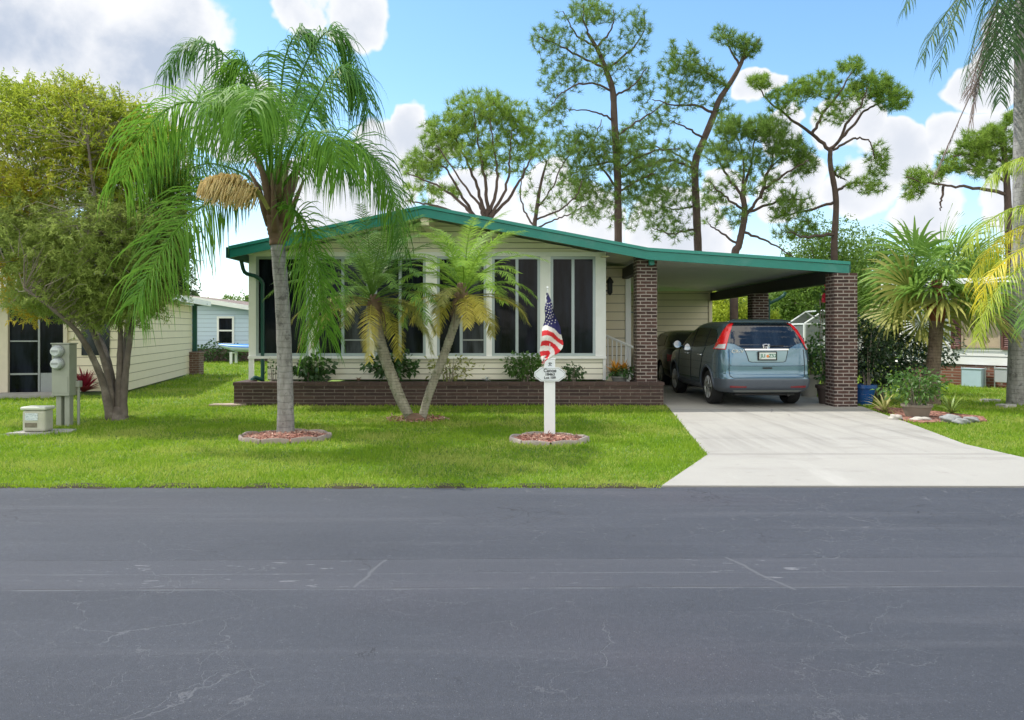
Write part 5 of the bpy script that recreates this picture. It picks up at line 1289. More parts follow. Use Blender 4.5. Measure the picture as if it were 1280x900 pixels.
# ------------------------------------------------------------------ kayak on a low bench
ky = thing('blue_kayak', 'blue topped kayak lying on white trestles beside the pale blue house', 'kayak', (-11.6, 33, 0))
b = MB(); K = 26
vs, fs = [], []; nn = 14
for i in range(K+1):
    s = i/K; w_ = .38*math.sin(PI*min(1, max(0, .02+.96*s)))**.55; x = -12.75+3.4*s; lift = .14*abs(2*s-1)**3
    for j in range(nn):
        a = 2*PI*j/nn; vs.append((x, 33+math.cos(a)*w_, .72+lift+math.sin(a)*(.15 if math.sin(a) > 0 else .2)*min(1, w_*3)))
for i in range(K):
    for j in range(nn): q = i*nn+j; r = i*nn+(j+1) % nn; fs.append((q, r, r+nn, q+nn))
fs += [tuple(range(nn)), tuple(K*nn+j for j in range(nn))]
b.v = [tuple(v) for v in vs]; b.f = [tuple(f) for f in fs]; b.m = [1 if all(vs[i][2] < .76+.14 and vs[i][2] <= .73+.14*abs(2*((vs[i][0]+12.75)/3.4)-1)**3+.02 for i in f) else 0 for f in fs]
b.build('hull', [mat('blue_hull', (.04, .22, .60), .35, .1, 3), mat('pale_hull', (.55, .66, .76), .4, .1, 3)], ky, smooth='all')
for x in (-12.1, -10.4):
    q = MB(); q.box((x-.05, 32.65, .46), (x+.05, 33.35, .53))
    for y in (32.7, 33.3): q.box((x-.05, y-.04, 0), (x+.05, y+.04, .46))
    q.build('trestle', M['white'], ky)

# ------------------------------------------------------------------ meter pedestal and cable box
M['mgreen'] = mat('pedestal_green', (.31, .33, .275), .5, .1, 6, dirt=((.2, .21, .17), .4))
YM = G(78, 534).y; x0 = (64.5-CX)/F*YM; x1 = (86.5-CX)/F*YM; k = YM/F
zt = EYE-(430.5-CY)*k; zb = EYE-(495-CY)*k
mp = thing('meter_pedestal', 'grey green electric meter pedestal with two round glass meters on the left lawn', 'utility pedestal', ((x0+x1)/2, YM, 0))
b = MB(); b.bbox((x0, YM, zb), (x1, YM+.21, zt), .008); b.build('cabinet', M['mgreen'], mp)
b = MB(); b.bbox((x0-.012, YM-.015, zt+.002), (x1+.012, YM+.225, zt+.022), .006); b.build('lid', M['mgreen'], mp)
for a in (.055, .185):
    b = MB(); b.bbox((x0+a-.025, YM+.06, -.05), (x0+a+.055, YM+.17, zb-.002), .008); b.build('leg', M['mgreen'], mp)
b = MB(); b.tube([(x1+.03, YM+.2, -.02), (x1+.03, YM+.2, .55), (x1+.03, YM+.2, .60)], .022, 8); b.bbox((x1+.003, YM+.15, .60), (x1+.07, YM+.24, .70), .008); b.build('conduit', M['mgreen'], mp)
b = MB(); b.box((x0+.02, YM-.008, zb+.05), (x1-.02, YM-.001, zb+.30)); b.build('door', M['mgreen'], mp)
M['mglass'] = mat('meter_glass', (.52, .56, .58), .12, .35, 30, spec=.7)
for zz in (EYE-(439-CY)*k, EYE-(454.5-CY)*k):
    cx = x0+.105
    b = MB(); b.lathe((cx, YM, zz), [(.098, 0), (.098, -.03), (.088, -.04), (.08, -.04)], 24, 'y'); me = b.build('meter', M['grey'], mp, smooth=True)
    b = MB(); b.lathe((cx, YM, zz), [(.08, -.03), (.08, -.085), (.066, -.105), (.0, -.108)], 24, 'y'); b.build('glass', M['mglass'], me, smooth=True).matrix_parent_inverse = Matrix()
    b = MB(); b.box((cx-.05, YM-.1085-.004, zz-.012), (cx+.05, YM-.1085, zz+.018)); b.build('dial', M['grey'], me).matrix_parent_inverse = Matrix()
YB = G(43, 543).y; k = YB/F; x0, x1 = (27-CX)*k, (56-CX)*k; zt = EYE-(513-CY)*k
cb_ = thing('cable_box', 'squat pale utility box with a flat lid and white label on the left lawn', 'utility box', ((x0+x1)/2, YB, 0))
M['cbeige'] = mat('weathered_beige', (.46, .46, .38), .6, .12, 9, dirt=((.2, .2, .16), .5))
b = MB(); b.bbox((x0, YB, .035), (x1, YB+.22, zt), .035); b.build('body', M['cbeige'], cb_)
b = MB(); b.bbox((x0-.018, YB-.018, zt+.001), (x1+.018, YB+.238, zt+.05), .02); b.build('lid', mat('pale_lid', (.55, .57, .50), .5, .1, 9), cb_)
b = MB(); b.prism([(x0-.15, YB-.12), (x1+.06, YB-.10), (x1+.32, YB+.12), (x1+.25, YB+.36), (x0-.05, YB+.40)], 'z', -.02, .033); b.build('pad', M['concrete'], cb_)
m, N, out = new_mat('faded_label'); p = pos(N)
st = N.mr(N.noise(N.scale_vec(p, (1, 1, 2.2)), 45, 4, .7), .45, .6); principled(N, out, Base_Color=N.mix(st, (.62, .68, .72), (.36, .43, .48)), Roughness=.6)
b = MB(); b.box((x0+.05, YB-.006, .20), (x1-.10, YB-.001, zt-.04)); b.build('label', m, cb_)
b = MB(); b.box((x0+.05, YB-.006, .10), (x0+.22, YB-.001, .165)); b.build('vent', mat('rust_mark', (.18, .16, .12), .8, .5, 30), cb_)

# ------------------------------------------------------------------ sign post with plaque and flag
def text(body, size, c, mt, parent, name='lettering', ext=.0015, rotx=PI/2, rz=0.0, bold=False, sx=1.0):
    cu = bpy.data.curves.new('t', 'FONT'); cu.body = body; cu.size = size; cu.align_x = 'CENTER'; cu.align_y = 'CENTER'; cu.extrude = ext
    if bold: cu.offset = size*.02
    to = bpy.data.objects.new('t', cu); COL.objects.link(to)
    dg = bpy.context.evaluated_depsgraph_get(); me = bpy.data.meshes.new_from_object(to.evaluated_get(dg))
    bpy.data.objects.remove(to); bpy.data.curves.remove(cu)
    me.transform(Matrix.Translation(c) @ Matrix.Rotation(rz, 4, 'Z') @ Matrix.Rotation(rotx, 4, 'X') @ Matrix.Diagonal((sx, 1, 1, 1)))
    me.name = name
    return finish(me, name, mt, parent, fixn=False)
g = G(687, 548); SYN = g.y; k = SYN/F
sg = thing('sign_post', 'white square sign post with an octagonal name plaque standing in the right mulch ring', 'sign post', g)
zt = EYE-(449.5-CY)*k
b = MB(); b.bbox((g.x-.073, SYN-.07, 0), (g.x+.073, SYN+.07, zt), .006); b.build('post', M['white'], sg)
b = MB(); b.bbox((g.x-.08, SYN-.077, zt+.001), (g.x+.08, SYN+.077, zt+.018), .005); b.build('cap', M['white'], sg)
pw, ph, ch = .212, .095, .085; zc = EYE-(467.5-CY)*k; yf = SYN-.095
def octo(w_, h_, c_): return [(g.x+a, zc+d) for a, d in ((-w_, -h_+c_*.75), (-w_+c_, -h_), (w_-c_, -h_), (w_, -h_+c_*.75), (w_, h_-c_*.75), (w_-c_, h_), (-w_+c_, h_), (-w_, h_-c_*.75))]
M['plaque'] = mat('plaque_white', (.72, .76, .80), .4, .04, 5)
M['ink'] = mat('dark_lettering', (.02, .025, .03), .6)
b = MB(); b.prism(octo(pw, ph, ch), 'y', yf, yf+.023); pq = b.build('plaque', M['plaque'], sg)
b = MB(); o1, o2 = octo(pw-.012, ph-.012, ch-.004), octo(pw-.016, ph-.016, ch-.004)
vs = [(a, yf-.002, d) for a, d in o1]+[(a, yf-.002, d) for a, d in o2]; b.add(vs, [(i, (i+1) % 8, (i+1) % 8+8, i+8) for i in range(8)]); b.build('border', M['grey'], pq).matrix_parent_inverse = Matrix()
for s_, z_, sz in (('Canoe', .052, .066), ('18463', .001, .054), ('Lot 109', -.046, .050)):
    text(s_, sz, (g.x, yf-.003, zc+z_), M['ink'], pq, bold=True).matrix_parent_inverse = Matrix()
# small emblem plate above it
b = MB(); b.bbox((g.x-.052, SYN-.078, zt-.105), (g.x+.052, SYN-.0705, zt-.012), .003); ep = b.build('emblem_plate', M['plaque'], sg)
b = MB(); yy = SYN-.0815; e = (g.x, zt-.058)
for (a0, b0, a1, b1) in ((0, .024, 0, -.004), (-.020, .012, .020, .016), (0, -.004, -.018, -.028), (0, -.004, .020, -.026), (.020, .016, .026, .004)):
    b.tube([(e[0]+a0, yy, e[1]+b0), (e[0]+a1, yy, e[1]+b1)], .0045, 5)
b.build('emblem', M['ink'], ep).matrix_parent_inverse = Matrix()
# flag, hanging slack from a thin staff
fl = thing('flag', 'small striped and starred flag hanging slack from a thin staff on the sign post', 'flag', (g.x, SYN, zt+.02))
b = MB(); b.tube([(g.x+.01, SYN, zt+.019), P(684.6, 366, SYN)], .006, 8); b.tube([P(684.6, 366, SYN), P(684.4, 360, SYN)], [.006, .007], 8); b.build('staff', M['white'], fl, smooth=True)
b = MB(); tp0 = P(684.5, 359.5, SYN); b.lathe(tp0, [(0, -.016), (.014, -.008), (.016, 0), (.014, .008), (0, .016)], 12); b.tube([P(684.6, 367, SYN), P(682, 372, SYN-.02), P(683.4, 382, SYN-.02)], .007, 6); b.build('finial', M['white'], fl, smooth=True)
rows = [(367, 682.5, 685.5), (374, 682, 687.5), (384, 681.5, 690.5), (394, 681, 694), (404, 680, 697.5), (412, 678.5, 700.5), (420, 677, 702.5), (428, 676, 703.2), (434, 675.6, 702), (440, 675.4, 698), (445, 675.6, 691), (449, 676, 684), (454, 677, 680)]
ry = [r[0] for r in rows]; NV, NU = 110, 40
verts, faces, fm = [], [], []
for i in range(NV+1):
    v = i/NV; py = 367+v*87; a = np.interp(py, ry, [r[1] for r in rows]); c_ = np.interp(py, ry, [r[2] for r in rows])
    for j in range(NU+1):
        u = j/NU; amp = .045*min(1, v*2.2)
        q = P(a+(c_-a)*u, py, SYN); q.y += -.03+amp*math.sin(u*8.5+v*4)*(.5+.5*u)+.02*math.sin(v*17+u*3); q.x += .008*math.sin(v*21+u*5); q.z += .012*math.sin(u*8.5+v*3)
        verts.append(q[:])
for i in range(NV):
    for j in range(NU):
        a = i*(NU+1)+j; faces.append((a, a+1, a+NU+2, a+NU+1)); v = (i+.5)/NV; u = (j+.5)/NU
        d = v+.05*math.sin(u*5)-.05*u
        if d < .485: mi = 0
        else: mi = 1 if int((d-.485)/.071) % 2 == 0 else 2
        fm.append(mi)
# stars
def fp_(u, v):
    i = min(NV, max(0, v*NV)); j = u*NU; a = int(i)*(NU+1)+int(j); q = Vector(verts[a]); return q
base_n = len(verts); stars = []
for r in range(9):
    for c_ in range(4):
        v = .10+r*.042; u = (c_+.5+(.5 if r % 2 else 0))/4.5
        if v < .14 and c_ > 1: continue
        stars.append((u, v))
fmts = [mat('flag_blue', (.025, .022, .12), .8), mat('flag_white', (.74, .72, .70), .8), mat('flag_red', (.60, .02, .03), .8)]
for m_ in fmts: pass
for (u, v) in stars:
    q = fp_(min(u, .97), v)+Vector((0, -.006, 0)); R0 = .0125; o = len(verts)
    for s_ in range(10):
        a = PI/2+s_*PI/5; rr = R0 if s_ % 2 == 0 else R0*.45; verts.append((q.x+math.cos(a)*rr, q.y, q.z+math.sin(a)*rr))
    faces.append(tuple(range(o, o+10))); fm.append(1)
me = bpy.data.meshes.new('cloth'); me.from_pydata(verts, [], faces); finish(me, 'cloth', fmts, fl, 'all', True, fm, fixn=False)

# ------------------------------------------------------------------ loose flat things on the lawns
b = MB(); c = G(284, 508); b.prism([(c.x-.32, c.y-.13), (c.x+.25, c.y-.16), (c.x+.36, c.y+.06), (c.x+.1, c.y+.16), (c.x-.28, c.y+.1)], 'z', -.02, .05); tag(b.build('splash_block', mat('splash_stone', (.42, .33, .27), .9, .2, 9, bumpst=.3)), 'flat pinkish splash stone on the grass at the left end of the planter', 'stone')
for (px, py, lb, r) in ((1238, 502.5, 'thin flat stepping stone lying in the right lawn nearer the white house', .20), (1258, 509, 'flat pale stone lying at the foot of the tall palm', .18)):
    c = G(px, py); b = MB(); b.prism([(c.x+math.cos(2*PI*i/9)*r*(1+.15*math.sin(i*2.3)), c.y+math.sin(2*PI*i/9)*r*.8*(1+.12*math.cos(i*3.1))) for i in range(9)], 'z', -.02, .055); tag(b.build('stepping_stone', M['rock']), lb, 'stone', 'flat stones in the right lawn')
# ------------------------------------------------------------------ cars
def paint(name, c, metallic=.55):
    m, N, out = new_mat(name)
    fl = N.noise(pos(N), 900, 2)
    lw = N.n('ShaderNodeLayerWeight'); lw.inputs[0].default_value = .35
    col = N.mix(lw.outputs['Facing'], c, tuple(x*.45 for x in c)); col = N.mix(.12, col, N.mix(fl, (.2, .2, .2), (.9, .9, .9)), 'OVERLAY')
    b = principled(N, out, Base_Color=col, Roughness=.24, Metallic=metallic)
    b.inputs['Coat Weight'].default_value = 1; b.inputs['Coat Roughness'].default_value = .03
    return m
M['tyre'] = mat('tyre_rubber', (.012, .012, .013), .85, .2, 20)
M['alloy'] = mat('alloy_rim', (.55, .56, .58), .3, .05, 6, metallic=.9)
M['clad'] = mat('grey_cladding', (.07, .085, .11), .45, .1, 9)
def lamp_mat(name, c, em=0):
    m, N, out = new_mat(name)
    rb = N.n('ShaderNodeTexVoronoi'); N.set(rb, 'Vector', pos(N)); rb.inputs['Scale'].default_value = 60
    b = principled(N, out, Base_Color=N.mix(rb.outputs['Distance'], tuple(x*.75 for x in c), c), Roughness=.12, Normal=bump(N, rb.outputs['Distance'], .25, .01))
    b.inputs['Coat Weight'].default_value = 1
    if em: b.inputs['Emission Color'].default_value = (*c, 1); b.inputs['Emission Strength'].default_value = em
    return m
M['red_lamp'] = lamp_mat('red_lamp', (.72, .012, .015))
M['clear_lamp'] = lamp_mat('clear_lamp', (.62, .62, .64))
M['dark_red'] = lamp_mat('red_reflector', (.22, .012, .02))
M['seam'] = mat('dark_seam', (.008, .010, .012), .7)
M['plate'] = mat('plate_white', (.62, .68, .66), .4, .06, 30)
M['plate_green'] = mat('plate_green', (.02, .16, .10), .5)
M['plate_orange'] = mat('plate_orange', (.70, .22, .05), .5)

class Car:
    """body as a stack of rounded outlines; windows, lamps and trim are laid onto it by casting rays at its surface"""
    def __init__(s, name, label, loc, yaw, levels, wheels, body_mat, wr=.34, ww=.225, group=None):
        s.root = thing(name, label, 'car', loc, yaw, group)
        lv = np.array(levels, float); z = lv[:, 0]; Z = []
        for i in range(len(z)-1): Z += list(np.linspace(z[i], z[i+1], 6)[:-1])
        Z.append(z[-1]); Z = np.array(Z)
        Q = np.stack([np.interp(Z, z, lv[:, k]) for k in range(1, 6)], 1)
        for _ in range(3):
            Q[1:-1] = Q[1:-1]*.5+(Q[:-2]+Q[2:])*.25
        n = 96; vs, fs = [], []
        th = np.linspace(0, 2*PI, 2000, endpoint=False)
        for zz, (yr, yf, w, er, ef) in zip(Z, Q):
            c_, s_ = np.cos(th), np.sin(th)
            e = np.where(s_ < 0, er, ef)
            x = w*np.sign(c_)*np.abs(c_)**(2/e); ym = (yr+yf)/2; hl = (yf-yr)/2
            ey = np.where(s_ < 0, 2/np.maximum(2.2, er*.55), 2/np.maximum(2.2, ef*.55))
            y = ym+hl*np.sign(s_)*np.abs(s_)**(2/e)
            pth = np.stack([x, y], 1); d_ = np.r_[0, np.cumsum(np.linalg.norm(np.diff(np.vstack([pth, pth[:1]]), axis=0), axis=1))]
            t = np.linspace(0, d_[-1], n, endpoint=False); pc = np.vstack([pth, pth[:1]])
            vs += [(np.interp(q, d_, pc[:, 0]), np.interp(q, d_, pc[:, 1]), zz) for q in t]
        L = len(Z)
        for i in range(L-1):
            for j in range(n): a, b_ = i*n+j, i*n+(j+1) % n; fs.append((a, b_, b_+n, a+n))
        fs += [tuple(range(n-1, -1, -1)), tuple((L-1)*n+j for j in range(n))]
        s.bvh = BVHTree.FromPolygons([Vector(v) for v in vs], fs)
        me = bpy.data.meshes.new('body'); me.from_pydata(vs, [], fs)
        o = finish(me, 'body', [body_mat, M['black']], s.root, False, False)
        for (y, sgn) in [(wy, sg) for wy in wheels for sg in (-1, 1)]:
            b = MB(); b.lathe((sgn*1.0, y, wr), [(0, -.42), (wr+.055, -.42), (wr+.055, .42), (0, .42)], 40, 'x')
            cu = b.build('cut', M['black']); cu.data.materials.clear(); cu.data.materials.append(body_mat); cu.data.materials.append(M['black']); cu.data.polygons.foreach_set('material_index', [1]*len(cu.data.polygons))
            cu.matrix_world = s.root.matrix_basis
            bpy.context.view_layer.update()
            md = o.modifiers.new('b', 'BOOLEAN'); md.operation = 'DIFFERENCE'; md.object = cu; md.solver = 'EXACT'
            bpy.context.view_layer.update()
            dg = bpy.context.evaluated_depsgraph_get(); nm = bpy.data.meshes.new_from_object(o.evaluated_get(dg))
            o.modifiers.clear(); o.data = nm; bpy.data.objects.remove(cu)
        o.data.name = 'body'
        o.data.polygons.foreach_set('use_smooth', [True]*len(o.data.polygons)); o.data.set_sharp_from_angle(angle=math.radians(35))
        s.body = o
        for y in wheels:
            for sg in (-1, 1): s.wheel(sg*(max(lv[:, 3])-ww/2-.03), y, wr, ww, sg)
    def wheel(s, x, y, r, w_, sg):
        b = MB(); b.lathe((x, y, r), [(r*.66, -w_/2), (r*.93, -w_/2), (r*.985, -w_/2+.02), (r, -w_/2+.05), (r, w_/2-.05), (r*.985, w_/2-.02), (r*.93, w_/2), (r*.66, w_/2)], 40, 'x')
        t = b.build('wheel', M['tyre'], s.root, smooth=True, world=False)
        b = MB(); xo = x+sg*w_/2
        b.lathe((xo, y, r), [(r*.68, -sg*.005), (r*.66, sg*.004), (r*.60, -sg*.02)], 40, 'x')
        for k in range(5):
            for dd in (-.13, .13):
                a = 2*PI*k/5+.3; ca, sa = math.cos(a), math.sin(a); c2, s2 = math.cos(a+dd*1.3), math.sin(a+dd*1.3)
                b.tube([(xo-sg*.012, y+ca*r*.10, r+sa*r*.10), (xo-sg*.008, y+c2*r*.38, r+s2*r*.38), (xo-sg*.015, y+c2*r*.64, r+s2*r*.64)], [.026, .022, .026], 6)
        b.lathe((xo, y, r), [(r*.2, -sg*.02), (r*.2, sg*.002), (0, sg*.006)], 20, 'x')
        b.build('rim', M['alloy'], t, smooth=True, world=False)
        b = MB(); b.lathe((xo, y, r), [(r*.62, -sg*.03), (0, -sg*.05)], 24, 'x'); b.build('brake', M['black'], t, world=False)
    def cast(s, p, d):
        h = s.bvh.ray_cast(Vector(p), Vector(d).normalized()); return (h[0], h[1]) if h[0] else (None, None)
    def patch(s, name, poly, view, mt, off=.006, parent=None, maxe=.05):
        """poly in a view's own plane: 'rear' (x, z), 'left'/'right' (y, z), or an angle (u, z) seen from rear-left (>0) or rear-right (<0)"""
        bm = bmesh.new(); vv = [bm.verts.new((a, 0, c)) for a, c in poly]; bm.faces.new(vv)
        bmesh.ops.triangulate(bm, faces=bm.faces[:])
        for _ in range(7):
            long_ = [e for e in bm.edges if e.calc_length() > maxe]
            if not long_: break
            bmesh.ops.subdivide_edges(bm, edges=long_, cuts=1); bmesh.ops.triangulate(bm, faces=[f for f in bm.faces if len(f.verts) > 3])
        bad = []
        for v in bm.verts:
            a, _, c = v.co
            if view == 'rear': o, d = (a, -3, c), (0, 1, 0)
            elif view == 'left': o, d = (-4, a, c), (1, 0, 0)
            elif view == 'right': o, d = (4, a, c), (-1, 0, 0)
            else:
                dd = Vector((math.sin(view), math.cos(view), 0)); e = Vector((math.cos(view), -math.sin(view), 0)); o = e*a-dd*4+Vector((0, 0, c)); d = dd
            h, nn = s.cast(o, d)
            if h is None: bad.append(v)
            else: v.co = h+nn*off
        bmesh.ops.delete(bm, geom=bad, context='VERTS')
        b = MB(); b.bm(bm)
        return b.build(name, mt, parent or s.root, smooth='all', world=False)
    def line(s, name, pts, view, mt, wd=.012, off=.007, parent=None, step=.03):
        """a thin strip following the surface"""
        P2 = []
        for (a, b_) in zip(pts[:-1], pts[1:]):
            n = max(2, int(math.dist(a, b_)/step)); P2 += [(a[0]+(b_[0]-a[0])*i/n, a[1]+(b_[1]-a[1])*i/n) for i in range(n)]
        P2.append(pts[-1]); hits = []
        for a, c in P2:
            o, d = ((a, -3, c), (0, 1, 0)) if view == 'rear' else (((-4, a, c), (1, 0, 0)) if view == 'left' else ((4, a, c), (-1, 0, 0)))
            h, nn = s.cast(o, d)
            if h: hits.append(h+nn*(off-.004))
        b = MB()
        if len(hits) > 1: b.tube(hits, wd/2, 5)
        return b.build(name, mt, parent or s.root, smooth='all', world=False)

# levels: z, rear y, front y, half width, rear corner power, front corner power
SUV = [(.26, .24, 4.36, .76, 8, 5), (.31, .10, 4.44, .855, 9, 5), (.38, .02, 4.50, .895, 10, 5), (.52, .0, 4.52, .91, 10, 5), (.58, .015, 4.53, .91, 10, 5), (.64, .075, 4.53, .91, 11, 5), (.80, .075, 4.48, .91, 11, 5),
       (.94, .085, 4.34, .91, 11, 5), (1.02, .10, 4.05, .905, 11, 5), (1.07, .11, 3.45, .89, 11, 5), (1.14, .13, 3.28, .872, 12, 6), (1.30, .225, 2.98, .82, 12, 7), (1.44, .31, 2.70, .765, 12, 7),
       (1.545, .385, 2.42, .715, 11, 7), (1.60, .45, 2.20, .675, 10, 6), (1.635, .60, 2.0, .60, 8, 5), (1.655, .95, 1.75, .40, 5, 4), (1.66, 1.15, 1.6, .25, 4, 4)]
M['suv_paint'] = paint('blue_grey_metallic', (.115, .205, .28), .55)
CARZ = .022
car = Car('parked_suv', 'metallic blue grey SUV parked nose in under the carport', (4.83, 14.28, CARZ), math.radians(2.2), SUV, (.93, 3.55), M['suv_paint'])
r = car.root
rw = car.patch('rear_window', [(-.60, 1.575), (-.65, 1.50), (-.725, 1.225), (-.60, 1.205), (-.50, 1.15), (-.44, 1.115), (.44, 1.115), (.50, 1.15), (.60, 1.205), (.725, 1.225), (.65, 1.50), (.60, 1.575)], 'rear', M['cglass'], .007)
car.patch('spoiler', [(-.60, 1.60), (-.60, 1.578), (.60, 1.578), (.60, 1.60), (.48, 1.632), (-.48, 1.632)], 'rear', M['suv_paint'], .05)
for sg in (1, -1):
    vw = sg*math.radians(38)
    def U(pts): return [(-a if sg < 0 else a, c) for a, c in pts]
    # u runs left to right in that view; outlines are written for the left lamp
    L = [(-.690, 1.595), (-.755, 1.61), (-.765, 1.48), (-.785, 1.36), (-.85, 1.235), (-1.03, 1.115), (-1.03, 1.10), (-.70, 1.10), (-.695, 1.20), (-.692, 1.40)]
    car.patch('tail_light', U(L), vw, M['red_lamp'], .012)
    car.patch('reverse_light', U([(-.97, 1.113), (-.87, 1.185), (-.715, 1.20), (-.715, 1.113)]), vw, M['clear_lamp'], .017)
    sd = 'left' if sg > 0 else 'right'
    car.patch('side_window', [(.50, 1.23), (.62, 1.40), (.80, 1.475), (1.12, 1.50), (1.12, 1.15), (.80, 1.17)], sd, M['cglass'], .006)
    car.patch('side_window', [(1.17, 1.145), (1.17, 1.50), (1.95, 1.515), (2.02, 1.51), (2.02, 1.115)], sd, M['cglass'], .006)
    car.patch('side_window', [(2.10, 1.11), (2.10, 1.505), (2.42, 1.45), (2.75, 1.27), (3.02, 1.10)], sd, M['cglass'], .006)
    car.patch('pillar', [(1.122, 1.15), (1.122, 1.50), (1.168, 1.50), (1.168, 1.145)], sd, M['black'], .004); car.patch('pillar', [(2.022, 1.115), (2.022, 1.51), (2.098, 1.505), (2.098, 1.11)], sd, M['black'], .004)
    car.patch('sill_cladding', [(1.32, .24), (1.32, .40), (3.15, .40), (3.15, .24)], sd, M['clad'], .008)
    for pts in ([(1.12, 1.13), (1.22, .95), (1.40, .62), (1.45, .42)], [(2.06, 1.10), (2.08, .42)], [(3.05, 1.08), (3.08, .5)]): car.line('door_seam', pts, sd, M['seam'], .010)
    for y0 in (1.30, 2.28):
        h, nn = car.cast((-4*sg, y0+.1, .965), (sg, 0, 0)); b = MB(); x = h.x-sg*.022
        b.tube([(h.x+sg*.01, y0, .965), (x-sg*.01, y0+.03, .968), (x-sg*.014, y0+.10, .972), (x-sg*.01, y0+.17, .970), (h.x+sg*.01, y0+.2, .967)], [.012, .016, .017, .016, .012], 8); b.build('door_handle', M['chrome'], r, smooth='all', world=False)
    h, nn = car.cast((-4*sg, 2.92, 1.12), (sg, 0, 0)); b = MB()
    bmm = bmesh.new(); bmesh.ops.create_icosphere(bmm, subdivisions=3, radius=1)
    for v in bmm.verts: v.co = Vector((h.x-sg*.14+v.co.x*.105, 2.94+max(-.03, v.co.y*.07), 1.15+v.co.z*.075))
    b.bm(bmm); b.tube([(h.x+sg*.02, 2.96, 1.10), (h.x-sg*.08, 2.95, 1.12)], .03, 6); mo = b.build('mirror', M['suv_paint'], r, smooth='all', world=False)
    b = MB(); b.lathe((h.x-sg*.14, 2.905, 1.15), [(.0, 0), (.085, 0), (.08, -.004)], 20, 'y'); b.build('mirror_glass', M['chrome'], mo, world=False)
    # cladding arches round the wheels
    for y0 in (.93, 3.55):
        arc = []
        for a in np.linspace(-.05, PI+.05, 22):
            q = (y0+math.cos(a)*.425, .34+math.sin(a)*.425); h, nn = car.cast((-4*sg, *q), (sg, 0, 0))
            if h: arc.append(h+nn*.002)
        b = MB(); b.tube(arc, .024, 6); b.build('wheel_arch', M['clad'], r, smooth='all', world=False)
car.patch('bumper', [(-.86, .29), (-.885, .38), (-.895, .545), (.895, .545), (.885, .38), (.86, .29)], 'rear', M['clad'], .009)
for sg in (1, -1):
    car.patch('bumper', [(-.98, .31), (-1.0, .53), (-.55, .535), (-.55, .31)] if sg > 0 else [(.98, .31), (1.0, .53), (.55, .535), (.55, .31)], sg*math.radians(38), M['clad'], .0085)
    car.patch('reflector', [(-sg*.72, .385), (-sg*.72, .425), (-sg*.42, .415), (-sg*.42, .385)], 'rear', M['dark_red'], .014)
b = MB(); b.bbox((-.58, .2, .22), (.58, .5, .27), .02); b.tube([(.45, .18, .235), (.45, .7, .235)], .03, 8); b.build('underbody', M['black'], r, world=False)
car.patch('lower_valance', [(-.62, .30), (-.66, .345), (.66, .345), (.62, .30)], 'rear', M['grey'], .013)
# tailgate: seams, plate recess, chrome bar, handle, badge, lettering
car.line('tailgate_seam', [(-.715, 1.10), (-.725, .75), (-.715, .60), (-.66, .565), (.66, .565), (.715, .60), (.725, .75), (.715, 1.10)], 'rear', M['seam'], .014)
car.patch('plate_recess', [(-.40, 1.075), (-.345, .885), (-.30, .865), (.30, .865), (.345, .885), (.40, 1.075)], 'rear', mat('recess_paint', (.24, .34, .38), .4, .1, 5, metallic=.4), .004)
car.line('recess_edge', [(-.41, 1.085), (-.355, .885), (-.30, .862), (.30, .862), (.355, .885), (.41, 1.085)], 'rear', M['seam'], .012)
car.patch('chrome_bar', [(-.42, 1.082), (-.42, 1.108), (.42, 1.108), (.42, 1.082)], 'rear', M['chrome'], .022)
car.patch('tailgate_handle', [(-.09, .735), (-.09, .765), (.09, .765), (.09, .735)], 'rear', M['seam'], .008)
car.line('crease', [(-.70, .80), (0, .79), (.70, .80)], 'rear', M['suv_paint'], .02)
h, nn = car.cast((0, -3, .98), (0, 1, 0)); py = h.y-.035
b = MB(); b.bbox((-.185, py, .895), (.185, py+.03, 1.065), .008); pf = b.build('plate_frame', M['black'], r, world=False)
b = MB(); b.bbox((-.158, py-.006, .918), (.158, py-.001, 1.045), .002); b.build('plate', M['plate'], pf, world=False)
def ltxt(s_, size, c, mt, parent, **kw):
    o = text(s_, size, c, mt, parent, **kw); o.matrix_parent_inverse = Matrix(); return o
ltxt('JLI', .092, (-.092, py-.008, .982), M['plate_green'], pf, bold=True); ltxt('Z52', .092, (.092, py-.008, .982), M['plate_green'], pf, bold=True)
b = MB(); b.lathe((0, py-.007, .975), [(0, -.003), (.024, -.002), (.028, .002)], 16, 'y'); b.build('orange_mark', M['plate_orange'], pf, world=False)
h, nn = car.cast((0, -3, 1.155), (0, 1, 0)); yb = h.y-.022
b = MB(); fr_ = [(-.058, 1.20), (-.066, 1.19), (-.046, 1.108), (-.036, 1.10), (.036, 1.10), (.046, 1.108), (.066, 1.19), (.058, 1.20)]
b.tube([(a, yb, c) for a, c in fr_]+[(fr_[0][0], yb, fr_[0][1])], .008, 6); b.tube([(-.038, yb, 1.19), (-.024, yb, 1.112)], .010, 6); b.tube([(.038, yb, 1.19), (.024, yb, 1.112)], .010, 6); b.tube([(-.03, yb, 1.148), (.03, yb, 1.148)], .010, 6)
b.build('emblem', M['chrome'], r, smooth=True, world=False)
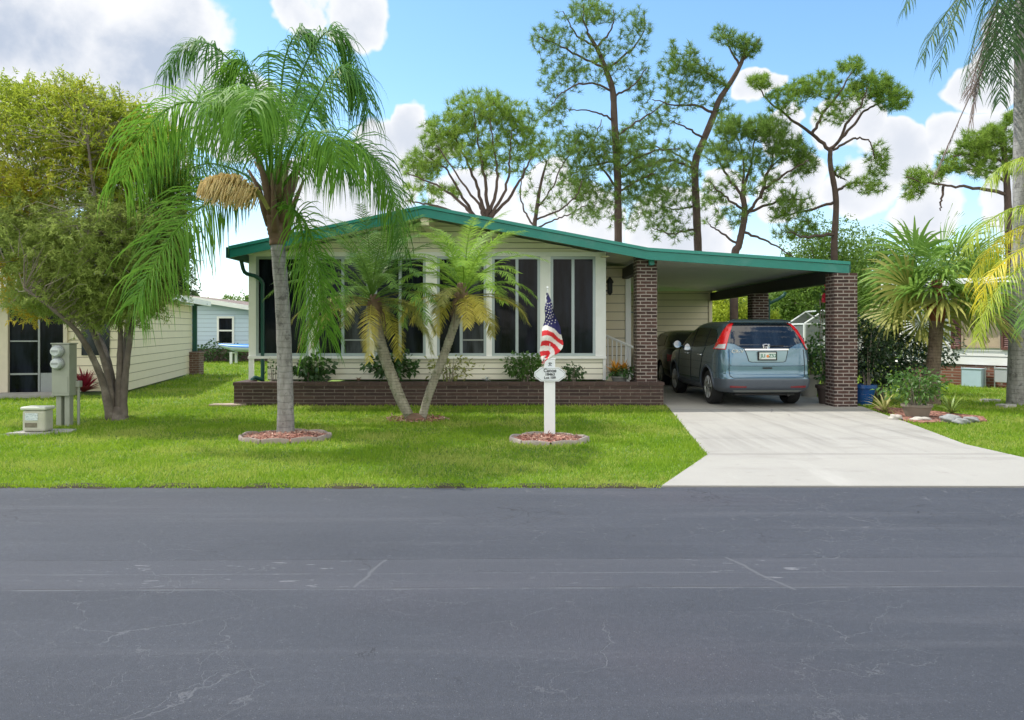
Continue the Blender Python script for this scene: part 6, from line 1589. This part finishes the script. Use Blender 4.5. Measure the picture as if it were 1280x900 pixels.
h, nn = car.cast((-.56, -3, 1.06), (0, 1, 0)); ltxt('CR-V', .085, (-.56, h.y-.012, 1.065), M['alloy'], r, name='badge_lettering', bold=True, sx=1.25)
b = MB(); b.tube([(0, .20, 1.655-.07), (0, .23, 1.60)], .006, 5); h, nn = car.cast((.0, -3, 1.26), (0, 1, 0)); b.v = []; b.f = []; b.m = []
pts = []
for x in np.linspace(-.02, .34, 8):
    h, nn = car.cast((x, -3, 1.15+.05*(x+.02)), (0, 1, 0)); pts.append(h+nn*.02)
b.tube(pts, .009, 5); b.build('wiper', M['black'], r, world=False)

# the dark car standing ahead of it
SED = [(.18, .2, 4.5, .74, 7, 5), (.28, .05, 4.6, .85, 8, 5), (.45, .0, 4.65, .89, 8, 5), (.65, .03, 4.62, .90, 8, 5), (.82, .06, 4.45, .89, 8, 5), (.93, .10, 4.0, .87, 8, 5), (.99, .14, 3.4, .84, 8, 6), (1.02, .24, 3.2, .82, 8, 6), (1.20, .42, 2.8, .73, 7, 6), (1.34, .62, 2.5, .64, 7, 6), (1.42, .82, 2.25, .55, 6, 5), (1.455, 1.1, 2.0, .40, 5, 4), (1.46, 1.3, 1.8, .25, 4, 4)]
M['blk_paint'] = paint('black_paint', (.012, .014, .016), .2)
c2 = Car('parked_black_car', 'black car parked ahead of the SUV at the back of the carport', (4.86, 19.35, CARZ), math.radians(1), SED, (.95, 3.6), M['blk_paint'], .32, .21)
for sd in ('left', 'right'):
    c2.patch('side_window', [(.85, 1.06), (1.05, 1.30), (1.9, 1.36), (1.9, 1.02)], sd, M['cglass'], .006); c2.patch('side_window', [(1.96, 1.02), (1.96, 1.36), (2.3, 1.33), (2.95, 1.03)], sd, M['cglass'], .006)
c2.patch('rear_window', [(-.62, 1.06), (-.5, 1.37), (.5, 1.37), (.62, 1.06)], 'rear', M['cglass'], .006)
for sg in (-1, 1): c2.patch('tail_light', [(sg*.84, .66), (sg*.84, .84), (sg*.52, .82), (sg*.52, .70)], 'rear', M['dark_red'], .01)
